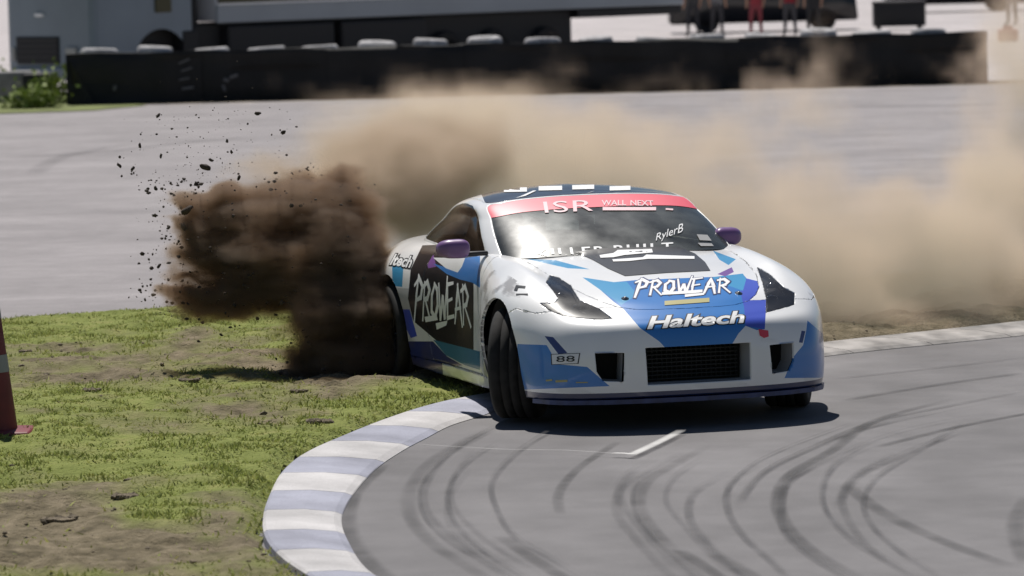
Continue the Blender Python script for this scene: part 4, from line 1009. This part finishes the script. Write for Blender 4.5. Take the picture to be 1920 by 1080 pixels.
# transporter truck and its trailer
M['truck_white'] = mat('truck_white', (.18, .22, .26), .4, noise=(.8, .1)); M['truck_dark'] = mat('truck_chassis', (.012, .012, .013), .7); M['trailer_grey'] = mat('trailer_skirt', (.27, .30, .33), .45, noise=(.6, .08)); M['dgl'] = glass_mat('dark_glass', (.05, .05, .06)); M['stripe_dk'] = mat('trailer_graphic', (.05, .045, .012), .5); M['lamp_l'] = mat('lamp_plastic', (.35, .35, .33), .3); M['trailer_body'] = mat('trailer_body', (.62, .62, .64), .4)
def px_x(px, Y, z):                              # x of a photo column at depth Y, height z
    d = pix_ray((px, 0)); best = 0
    k = (z - CAM_H)
    A_ = np.array([[RT[0] * 1, 0]]); lo, hi = -30, 30
    for _ in range(50):
        mid_ = (lo + hi) / 2; w_ = np.array([mid_, Y, z]) - CPOS; u = 960 + FPX * (w_ @ RT) / (w_ @ FW)
        if u < px: lo = mid_
        else: hi = mid_
    return mid_
TYAW = R(45); cyw, syw = math.cos(TYAW), math.sin(TYAW)
TD = 84.2; TX = px_x(176, TD, 1.0)                # near front corner of the cab
def loc_s(px):                                     # distance back along the truck's near side for a photo column
    lo, hi = -2.0, 40.0
    for _ in range(50):
        q_ = (lo + hi) / 2; w_ = np.array([TX + q_ * cyw, TD + q_ * syw, 1.0]) - CPOS
        if 960 + FPX * (w_ @ RT) / (w_ @ FW) < px: lo = q_
        else: hi = q_
    return lo
truck = thing('transporter_truck', 'pale blue-grey transporter truck cab parked behind the left end of the tyre wall', 'truck', (TX, TD, 0), TYAW)
trl = thing('race_trailer', 'long pale trailer with low grey skirt and black running gear behind the tyre wall', 'trailer', (TX, TD, 0), TYAW)
# local frame: x back along the truck, y across it to the far side
def lbox(own, nm, x0, x1, y0, y1, z0, z1, mm, bev=.03, smooth=False):
    b = bmesh.new(); box(b, ((x0 + x1) / 2, (y0 + y1) / 2, (z0 + z1) / 2), (x1 - x0, y1 - y0, z1 - z0), bev); return bm_obj(nm, b, M[mm], own, smooth=smooth)
tw = loc_s(303); te = loc_s(366)
b = bmesh.new(); box(b, (te / 2, 1.36, 1.85), (te, 2.72, 2.9), .14)
def arch_cut(bm_, cx, cz, r, y1):
    poly = [(cx + r, -.5)] + [(cx + r * math.cos(t), cz + r * math.sin(t)) for t in np.linspace(0, math.pi, 18)] + [(cx - r, -.5)]
    fs = cut(bm_, poly, 'side', lambda c: c.y < y1)
    bmesh.ops.delete(bm_, geom=fs, context='FACES')
arch_cut(b, tw, .58, .72, .4); bm_obj('cab_body', b, M['truck_white'], truck, smooth=False)
lbox(truck, 'wheel_well', tw - .85, tw + .85, .3, 2.2, .3, 1.5, 'truck_dark', 0)
o_ = lbox(truck, 'radiator_grille', -.03, .05, 1.05, 2.38, .66, 1.20, 'truck_dark', .02)
for k_ in range(5): lbox(o_, 'slat', -.045, -.02, 1.1, 2.33, .68 + k_ * .11, .71 + k_ * .11, 'black', 0)
lbox(truck, 'front_bumper', -.10, .10, .1, 2.4, .36, .60, 'truck_white', .04)
for y_ in (.5, 2.42): lbox(truck, 'headlight', -.06, .06, y_, min(y_ + .32, 2.49), .72, 1.0, 'lamp_l', .03)
lbox(truck, 'windscreen', -.03, .04, .15, 2.35, 2.0, 2.9, 'dgl', .05); lbox(truck, 'side_window', .5, 1.5, -.02, .03, 2.0, 2.8, 'dgl', .05)
lbox(truck, 'side_locker', loc_s(292), loc_s(322), -.04, .04, 1.62, 1.9, 'stripe_dk', .02); lbox(truck, 'badge', -.05, .02, 1.5, 1.75, 1.60, 1.66, 'vinyl_white', .01)
lbox(truck, 'battery_box', tw + .55, te + .05, -.03, .5, .5, 1.24, 'truck_dark', .03); lbox(truck, 'door_step', .25, tw - .75, -.03, .2, .38, .48, 'truck_dark', .02)
wb = bmesh.new(); lathe(wb, [(0, -.02), (.10, -.04), (.12, -.02), (.26, .02), (.30, -.06), (.34, -.10), (.46, -.12), (.50, -.08), (.50, .12), (.46, .16)], 'Y', 28)
twm = bpy.data.meshes.new('truck_wheel'); bmesh.ops.recalc_face_normals(wb, faces=wb.faces); wb.to_mesh(twm); wb.free(); twm.materials.append(M['rubber'])
o = link('wheel', twm, None, truck); o.location = (tw, .2, .5)
r0, r1, rc = loc_s(408), loc_s(1282), loc_s(1088)
lbox(trl, 'skirt', r0, r1, -.02, .06, 1.36, 1.72, 'trailer_grey'); lbox(trl, 'trailer_box', r0, r1, .03, 2.5, 1.40, 4.0, 'trailer_body'); lbox(trl, 'graphic_band', r0 + .05, r1, -.03, .02, 1.765, 2.3, 'stripe_dk', 0); lbox(trl, 'edge_trim', r0, r1, -.045, .03, 1.72, 1.755, 'vinyl_white', 0)
lbox(trl, 'chassis', te + .1, rc, .25, 2.3, .60, 1.35, 'truck_dark', .05); lbox(trl, 'tool_locker', r0 + .3, r0 + 3.2, .0, .6, .45, 1.30, 'truck_dark', .05); lbox(trl, 'tool_locker', r0 + 3.4, loc_s(800), .0, .6, .45, 1.30, 'truck_dark', .05)
for px in (845, 935, 1035):
    o = link('wheel', twm, None, trl); o.location = (loc_s(px), .2, .5)
lbox(trl, 'rear_bumper', rc, r1, .05, 2.4, 1.16, 1.35, 'truck_dark', .03); lbox(trl, 'coupling', te + .02, te + .35, .3, 2.2, .6, 3.0, 'truck_dark', .03)

# concrete block and drum left of the barrier
b = bmesh.new(); box(b, (0, 0, .3), (1.2, .6, .6), .05); o = bm_obj('concrete_block', b, mat('old_concrete', (.24, .235, .23), .9, noise=(3, .3), bump=(20, .4, .02)), loc=(px_x(15, 83, .3), 83, 0)); tag(o, 'weathered grey concrete block left of the tyre wall end', 'concrete block')
b = bmesh.new(); box(b, (0, 0, .28), (.6, .5, .56), .04); o = bm_obj('black_crate', b, M['truck_dark'], loc=(px_x(74, 82.6, .3), 82.6, 0)); tag(o, 'small black crate beside the concrete block near the truck', 'crate')
# shrubby weeds at the left foot of the barrier
def weed(name, c, rx, rz, n_, label):
    V_, F_ = [], []
    for k in range(n_):
        u = np.array([random.gauss(0, .45), random.gauss(0, .3), abs(random.gauss(0, .5))]); p = np.array(c) + u * np.array([rx, rx * .6, rz]); s = random.uniform(.03, .09)
        d1 = np.array([random.uniform(-1, 1), random.uniform(-1, 1), random.uniform(-.3, 1)]) * s; d2 = np.array([random.uniform(-1, 1), random.uniform(-1, 1), random.uniform(-.3, 1)]) * s
        i = len(V_); V_ += [p, p + d1, p + d1 + d2, p + d2]; F_.append((i, i + 1, i + 2, i + 3))
    o = link(name, mesh(name, V_, F_, False), M.setdefault('weed', mat('weed_leaf', (.20, .26, .05), .7, noise=(3, .4)))); tag(o, label, 'weeds'); return o
weed('weed_clump', gnd((100, 196)), .5, .5, 900, 'bright green weed clump against the left end of the tyre wall')
weed('weed_clump', gnd((12, 190)), .45, .45, 700, 'green weed clump at the far left edge of the picture')

weed('weed_clump', gnd((60, 205)), .6, .35, 900, 'low yellow-green weeds spread between the two taller clumps')
# people standing in the paddock behind the barrier
def person(px, py, yaw, top, legs, label, shoe=(.03, .03, .03), lean=0.0, spread=.12):
    g_ = gnd((px, py)); root = thing('person', label, 'person', tuple(g_), yaw, 'people standing behind the barrier')
    J = [(0, 0, .95), (0, 0, 1.15), (0, 0, 1.38), (0, .0, 1.50), (0, .02, 1.60), (0, .02, 1.72)]; E_ = [(0, 1), (1, 2), (2, 3), (3, 4), (4, 5)]; Rr = [(.15, .11), (.14, .10), (.17, .11), (.055, .055), (.085, .095), (.075, .085)]
    for sg in (-1, 1):
        k = len(J); J += [(sg * .10, 0, .88), (sg * (.10 + spread * .3), .02, .48), (sg * (.10 + spread * .5), -.01, .09), (sg * (.11 + spread * .5), .16, .035)]; E_ += [(0, k), (k, k + 1), (k + 1, k + 2), (k + 2, k + 3)]; Rr += [(.10, .10), (.065, .065), (.045, .045), (.045, .032)]
        k = len(J); J += [(sg * .19, 0, 1.40), (sg * .25, -.02, 1.13), (sg * .24, .10, .90), (sg * .235, .14, .80)]; E_ += [(2, k), (k, k + 1), (k + 1, k + 2), (k + 2, k + 3)]; Rr += [(.055, .055), (.043, .043), (.032, .032), (.04, .025)]
    me = bpy.data.meshes.new('person_body'); me.from_pydata(J, E_, []); o = link('body', me, None, root)
    sk = o.modifiers.new('skin', 'SKIN'); me.skin_vertices[0].data[0].use_root = True
    for d, r_ in zip(me.skin_vertices[0].data, Rr): d.radius = r_
    o.modifiers.new('sub', 'SUBSURF').levels = 1
    dg = bpy.context.evaluated_depsgraph_get(); me2 = bpy.data.meshes.new_from_object(o.evaluated_get(dg)); o.modifiers.clear(); o.data = me2
    mats = [mat('skin_tone', (.35, .2, .13), .6), mat('shirt', top, .8), mat('trousers', legs, .85), mat('shoes', shoe, .6)]
    me2.materials.clear()
    for q_ in mats: me2.materials.append(q_)
    for p in me2.polygons:
        c = p.center; p.use_smooth = True
        p.material_index = 3 if c.z < .10 else 2 if (c.z < .93 and abs(c.x) < .2) else 1 if c.z < 1.47 and not (abs(c.x) > .2 and c.z < 1.15) else 0
    return root
person(1300, 69, .3, (.05, .05, .05), (.03, .03, .035), 'person in dark clothes standing leftmost of the group behind the barrier')
person(1345, 67, -.4, (.2, .2, .2), (.045, .045, .05), 'person in grey top and dark trousers second from the left of the group')
person(1418, 69, .2, (.30, .03, .04), (.22, .04, .05), 'person wearing dull red clothes standing amid the group behind the barrier')
person(1482, 67, 2.8, (.32, .02, .03), (.06, .06, .065), 'person in dark trousers just right of the one in dull red')
person(1526, 68, .1, (.02, .02, .02), (.02, .02, .022), 'person in black standing rightmost of the group behind the barrier')
person(1898, 48, .6, (.30, .02, .03), (.10, .10, .11), 'person in red top and grey trousers at the right edge behind the barrier')
bag = bmesh.new(); box(bag, (0, 0, .16), (.5, .3, .32), .06); box(bag, (0, 0, .36), (.24, .03, .1), .01); o = bm_obj('sports_bag', bag, mat('red_bag', (.3, .02, .035), .7), loc=gnd((1890, 78))); tag(o, 'red sports bag on the ground by the right end of the barrier', 'bag')
# black equipment case
cs = thing('equipment_case', 'black wheeled equipment case standing on pale concrete behind the barrier', 'case', tuple(gnd((1686, 56))))
b = bmesh.new(); box(b, (0, 0, .46), (1.5, .8, .70), .03); bm_obj('case_body', b, M['truck_dark'], cs); b = bmesh.new(); box(b, (0, 0, .835), (1.54, .84, .05), .015); bm_obj('lid', b, mat('case_lid', (.10, .09, .09), .4), cs)
for sx_ in (-.6, .6):
    for sy_ in (-.3, .3):
        b = bmesh.new(); lathe(b, [(0, -.02), (.05, -.02), (.055, 0), (.05, .02), (0, .02)], 'Y', 12); bm_obj('castor', b, M['truck_dark'], cs, loc=(sx_, sy_, .055))
# parked dark vehicles farther back
def van(px, py, ln, hh, colr, label, ang=0.0):
    g_ = gnd((px, py)); v = thing('parked_van', label, 'van', tuple(g_), ang); mm = mat('van_paint', colr, .35, coat=.5)
    b = bmesh.new(); pr = [(-ln / 2, .28), (-ln / 2, hh * .55), (-ln / 2 + .15, hh * .95), (-ln / 2 + .5, hh), (ln * .22, hh), (ln * .34, hh * .62), (ln / 2 - .08, hh * .50), (ln / 2, .30)]
    Lf = [b.verts.new((x, -.95, z)) for x, z in pr]; Rf = [b.verts.new((x, .95, z)) for x, z in pr]; n_ = len(pr)
    b.faces.new(Lf); b.faces.new(Rf[::-1])
    for i in range(n_): b.faces.new((Lf[i], Lf[(i + 1) % n_], Rf[(i + 1) % n_], Rf[i]))
    bmesh.ops.bevel(b, geom=b.edges[:], offset=.05, segments=2, affect='EDGES'); bm_obj('body', b, mm, v)
    b = bmesh.new(); box(b, (-.2, -.955, hh * .76), (ln * .55, .02, hh * .28), .01); bm_obj('side_window', b, M['dgl'], v)
    for sx_ in (-ln * .3, ln * .32):
        for sy_ in (-.86, .86):
            o = link('wheel', twm, None, v); o.location = (sx_, sy_, .34); o.scale = (.68, .8, .68); o.rotation_euler = (0, 0, 0 if sy_ < 0 else math.pi)
van(1430, 59, 5.6, 2.1, (.012, .012, .014), 'black van parked behind the standing people'); van(1790, 22, 5.0, 1.9, (.02, .015, .016), 'dark van parked far back at the right', math.pi)
# ================================================================== DUST AND FLYING SOIL
def vol_mat(name, col, dens, aniso, nscale, lo, hi, detail=5, dist=.6, seed=0, absorb=(.5, .4, .3)):
    m_ = bpy.data.materials.new(name); m_.use_nodes = True; t = m_.node_tree
    for n in list(t.nodes): t.nodes.remove(n)
    o = t.nodes.new('ShaderNodeOutputMaterial'); p = t.nodes.new('ShaderNodeVolumePrincipled')
    p.inputs['Color'].default_value = (*col, 1); p.inputs['Anisotropy'].default_value = aniso; p.inputs['Density Attribute'].default_value = ''
    p.inputs['Absorption Color'].default_value = (*absorb, 1)
    a = t.nodes.new('ShaderNodeAttribute'); a.attribute_name = 'density'
    ml = t.nodes.new('ShaderNodeMath'); ml.operation = 'MULTIPLY'; ml.inputs[1].default_value = dens
    t.links.new(a.outputs['Fac'], ml.inputs[0]); t.links.new(ml.outputs[0], p.inputs['Density']); t.links.new(p.outputs[0], o.inputs['Volume'])
    return m_
def dust(name, blobs, lo, hi, vox, material, nscale, nlo, nhi, gain, detail=6, seed=0., warp=.25, floor=.02, power=1.0, stretch=(1, 1, 1), nrough=.58):
    """a volume whose density is a sum of soft ellipsoids broken up by noise, stored on a grid"""
    ng = bpy.data.node_groups.new(name, 'GeometryNodeTree'); ng.interface.new_socket('Geometry', in_out='OUTPUT', socket_type='NodeSocketGeometry')
    N = ng.nodes.new; L = ng.links.new
    def math_(op, a, b=None, c=None, clamp=False):
        q = N('ShaderNodeMath'); q.operation = op; q.use_clamp = clamp
        for i, v in enumerate((a, b, c)):
            if v is None: continue
            if isinstance(v, (int, float)): q.inputs[i].default_value = v
            else: L(v, q.inputs[i])
        return q.outputs[0]
    def vec(op, a, b=None, out=0):
        q = N('ShaderNodeVectorMath'); q.operation = op
        for i, v in enumerate((a, b)):
            if v is None: continue
            if isinstance(v, (tuple, list, np.ndarray)): q.inputs[i].default_value = tuple(float(t) for t in v)
            else: L(v, q.inputs[i])
        return q.outputs[out]
    pos = N('GeometryNodeInputPosition').outputs[0]
    wn = N('ShaderNodeTexNoise'); wn.inputs['Scale'].default_value = nscale * .6; wn.inputs['Detail'].default_value = 3; L(vec('ADD', pos, (seed, seed * 2, 0)), wn.inputs['Vector'])
    wv = vec('SUBTRACT', wn.outputs['Color'], (.5, .5, .5)); sc = N('ShaderNodeVectorMath'); sc.operation = 'SCALE'; L(wv, sc.inputs[0]); sc.inputs['Scale'].default_value = warp * 2
    wp = vec('ADD', pos, sc.outputs[0])
    tot = None
    for c, r, a in blobs:
        d = vec('DIVIDE', vec('SUBTRACT', wp, c), r); d2 = vec('DOT_PRODUCT', d, d, 1)
        e = math_('MULTIPLY', math_('EXPONENT', math_('MULTIPLY', d2, -1.0)), a)
        tot = e if tot is None else math_('ADD', tot, e)
    n = N('ShaderNodeTexNoise'); n.inputs['Scale'].default_value = nscale; n.inputs['Detail'].default_value = detail; n.inputs['Roughness'].default_value = nrough; L(vec('MULTIPLY', vec('ADD', pos, (seed + 5, 3, seed)), stretch), n.inputs['Vector'])
    mr = N('ShaderNodeMapRange'); mr.interpolation_type = 'SMOOTHSTEP'; L(n.outputs[0], mr.inputs[0]); mr.inputs[1].default_value = .3; mr.inputs[2].default_value = .7; mr.inputs[3].default_value = nlo; mr.inputs[4].default_value = nhi
    # noise eats into the thin outskirts first, so the outline breaks into billows
    dn = math_('SUBTRACT', tot, mr.outputs[0]); dn = math_('MAXIMUM', dn, 0); dn = math_('POWER', math_('MINIMUM', math_('MULTIPLY', dn, gain), 1.0), power)
    # nothing below the ground
    sx = N('ShaderNodeSeparateXYZ'); L(pos, sx.inputs[0]); dn = math_('MULTIPLY', dn, math_('MULTIPLY', math_('SUBTRACT', sx.outputs[2], floor), 12.0, clamp=True))
    vc = N('GeometryNodeVolumeCube'); L(dn, vc.inputs['Density']); vc.inputs['Min'].default_value = lo; vc.inputs['Max'].default_value = hi
    for k, ax in enumerate('XYZ'): vc.inputs['Resolution ' + ax].default_value = max(8, int((hi[k] - lo[k]) / vox))
    sm_ = N('GeometryNodeSetMaterial'); sm_.inputs['Material'].default_value = material; L(vc.outputs[0], sm_.inputs[0])
    go_ = N('NodeGroupOutput'); L(sm_.outputs[0], go_.inputs[0])
    me = bpy.data.meshes.new(name); o = bpy.data.objects.new(name, me); COL.objects.link(o); me.materials.append(material)
    md = o.modifiers.new('dust', 'NODES'); md.node_group = ng
    return o
def B(px, py, Y, r, a): return (at((px, py), Y), r, a)
M['dust'] = vol_mat('tan_dust', (.72, .56, .435), 2.7, .15, 1, 0, 1)
cloud = [B(690, 300, 29.6, (.45, .5, .38), 1.1), B(800, 380, 29.6, (.45, .4, .35), 1.1), B(1620, 612, 30.3, (.55, .3, .12), 1.2), B(1800, 600, 31.0, (.6, .3, .12), 1.1), B(1560, 520, 30.6, (.5, .5, .4), 1.0), B(1690, 450, 31.5, (.7, .7, .38), .9), B(1880, 350, 33, (.6, .8, .6), .8), B(1000, 330, 30.4, (.8, .6, .4), .9), B(760, 330, 30.2, (.5, .6, .40), .8), B(870, 290, 30.4, (.8, .7, .42), 1.0), B(1050, 270, 31, (1.0, .9, .42), 1.0), B(760, 230, 31.5, (.7, .8, .28), .6), B(980, 205, 32, (1.0, .9, .18), .5),
         B(1250, 340, 31, (.9, .8, .42), .8), B(1450, 430, 31, (.9, .8, .55), 1.0), B(1620, 500, 31.2, (.9, .8, .40), 1.05), B(1800, 500, 31.8, (.9, .8, .42), 1.1), B(1960, 430, 32.5, (.9, .9, .6), 1.0), B(2250, 450, 33, (1.2, 1, .6), 1.0),
         B(1600, 590, 31, (1.1, .5, .14), 1.0), B(1850, 590, 31.8, (1.1, .6, .14), 1.0), B(1490, 150, 36, (.4, 1, .26), .40), B(1910, 200, 36, (.45, 1.2, 1.1), 1.5), B(1500, 200, 35, (.6, 1, .4), .7), B(1450, 310, 33, (.8, .8, .3), .45), B(1750, 330, 34, (.8, .8, .25), .3), B(1150, 420, 30.5, (1.2, .6, .5), .8),
         B(650, 215, 33, (.5, .8, .16), .4), B(1300, 210, 34, (1.1, 1, .14), .4), B(1740, 470, 31, (.7, .6, .35), 1.0)]
o = dust('dust_cloud', cloud, (-2.6, 28.9, 0), (8.2, 38.5, 2.9), .065, M['dust'], 1.7, .03, 1.5, 1.3, seed=2.0, warp=.5, power=1.1, detail=8, nrough=.6)
tag(o, 'broad pale tan dust cloud hanging behind the car over both tracks', 'dust', kind='stuff')
M['plume'] = vol_mat('dark_soil_spray', (.15, .124, .107), 95, .12, 1, 0, 1)
pl = [B(670, 660, 27.95, (.3, .28, .3), 1.3), B(640, 560, 28.0, (.3, .3, .3), 1.2), B(500, 560, 28.1, (.35, .25, .10), .9), B(345, 350, 28.3, (.16, .16, .05), .9), B(335, 540, 28.2, (.20, .16, .055), .95), B(365, 480, 28.25, (.2, .2, .10), .95), B(450, 440, 28.2, (.3, .3, .16), 1.1), B(440, 590, 28.1, (.25, .2, .07), .8), B(610, 345, 28.4, (.26, .3, .10), .9), B(705, 660, 27.95, (.18, .25, .28), 1.2), B(665, 610, 28.0, (.24, .3, .40), 1.25), B(640, 490, 28.1, (.34, .35, .34), 1.25), B(560, 440, 28.2, (.34, .32, .28), 1.2), B(470, 500, 28.2, (.34, .3, .20), 1.2), B(400, 545, 28.2, (.22, .22, .10), 1.0), B(420, 385, 28.3, (.26, .28, .15), 1.0), B(370, 365, 28.3, (.14, .2, .08), .9), B(380, 430, 28.25, (.14, .2, .10), .9), B(540, 365, 28.3, (.34, .32, .14), 1.0), B(630, 380, 28.4, (.28, .32, .2), .8), B(540, 540, 28.1, (.3, .28, .16), 1.1), B(625, 690, 27.95, (.25, .25, .08), .9), B(350, 560, 28.2, (.14, .16, .08), .95), B(600, 650, 27.95, (.16, .2, .22), .9), B(665, 530, 28.1, (.20, .25, .4), 1.1), B(690, 690, 27.8, (.2, .15, .12), 1.0)]
rp = random.Random(3)
for _ in range(22):                                # thin jets of soil thrown out to the left
    x_ = rp.uniform(325, 450); y_ = rp.choice([rp.uniform(335, 450), rp.uniform(470, 590)])
    pl.append(B(x_, y_, rp.uniform(27.9, 28.4), (rp.uniform(.12, .26), .10, rp.uniform(.02, .045)), rp.uniform(.9, 1.4)))
o = dust('soil_plume', pl, (-3.2, 27.0, 0), (.1, 29.6, 2.0), 0.017, M['plume'], 4.4, .03, 1.35, .62, seed=8.0, warp=.26, power=1.75, stretch=(.36, 1, 1.35), nrough=.74, detail=9)
tag(o, 'dark brown plume of soil and dust thrown up by the rear wheel', 'soil plume', kind='stuff')
M['veil'] = vol_mat('brown_dust', (.46, .37, .30), 9, .15, 1, 0, 1)
vl = [B(765, 350, 29.3, (.32, .35, .32), 1.5), B(840, 300, 29.7, (.4, .4, .28), 1.2), B(700, 330, 29.1, (.35, .35, .25), 1.2), B(720, 380, 29.1, (.38, .4, .32), 1.0), B(660, 320, 29.0, (.4, .4, .18), .9), B(790, 320, 29.4, (.4, .4, .25), .9), B(560, 330, 28.7, (.4, .35, .10), .7), B(860, 260, 29.8, (.5, .4, .25), .7), B(700, 250, 29.6, (.5, .5, .2), .6), B(450, 340, 28.5, (.35, .3, .08), .6), B(520, 610, 28.0, (.4, .3, .07), .7), B(735, 560, 28.5, (.2, .25, .35), .8), B(400, 600, 28.1, (.3, .25, .06), .5)]
o = dust('brown_dust_veil', vl, (-3.4, 27.0, 0), (1.0, 31.2, 2.3), .04, M['veil'], 2.6, .03, .95, 1.2, seed=4.0, warp=.25, power=1.1, stretch=(.7, 1, 1.2), nrough=.66, detail=8)
tag(o, 'thin brown dust linking the dark soil plume to the tan cloud', 'dust', kind='stuff')
# soil crumbs inside and around the plume
cp_, cs_ = [], []
for c, r, a in pl[:-22]:
    for _ in range(34):
        u = np.array([random.gauss(0, 1), random.gauss(0, 1), random.gauss(0, 1)]); u = u / np.linalg.norm(u) * random.uniform(.95, 1.5); p = np.array(c) + u * np.array(r) + np.array([-.10, 0, 0])
        if p[2] > .06: cp_.append(p); cs_.append(.004 + .014 * random.random() ** 3)
for _ in range(420):
    p = at((random.gauss(390, 60), random.gauss(420, 110)), random.uniform(27.8, 28.6)); cp_.append(p); cs_.append(.002 + .007 * random.random() ** 3)
for _ in range(90):
    p = at((random.uniform(215, 560), random.uniform(200, 340)), random.uniform(27.8, 28.6)); cp_.append(p); cs_.append(.003 + .008 * random.random() ** 3)
M['clod'] = mat('flying_soil', (.055, .042, .034), .95, noise=(20, .4))
o = scatter('flying_soil_crumbs', np.array(cp_), np.array(cs_), M['clod']); tag(o, 'fine dark soil crumbs flying around the plume', 'soil', kind='stuff')
for (px, py, s) in ((385, 313, .024), (396, 300, .012), (223, 310, .014), (249, 316, .013), (296, 217, .013), (483, 213, .015), (262, 273, .012), (531, 248, .014), (292, 353, .013), (290, 404, .014), (302, 292, .012), (298, 499, .012), (426, 264, .010), (316, 427, .012), (448, 333, .013), (434, 285, .010), (350, 395, .03), (345, 425, .022), (372, 640, .010), (415, 628, .010), (247, 320, .008)):
    v, f = rock_template(px, 2); o = link('soil_clod', mesh('soil_clod', v * s * np.array([1.6, 1, .8]), f), M['clod']); o.location = at((px, py), 28.1); o.rotation_euler = (random.uniform(0, 6), random.uniform(0, 6), random.uniform(-.4, .4))
    tag(o, {385: 'large dark soil clod flying just above the upper left edge of the plume', 350: 'largest soil clod, flying at the left edge of the plume', 345: 'rounded soil clod just below the largest one at the left edge of the plume', 372: 'small soil clod dropping towards the grass, left one of the pair under the plume', 415: 'small soil clod dropping towards the grass, right one of the pair under the plume'}.get(px, 'dark clod of soil flying against the grey far track left of the plume'), 'soil clod', 'flying clods of soil')
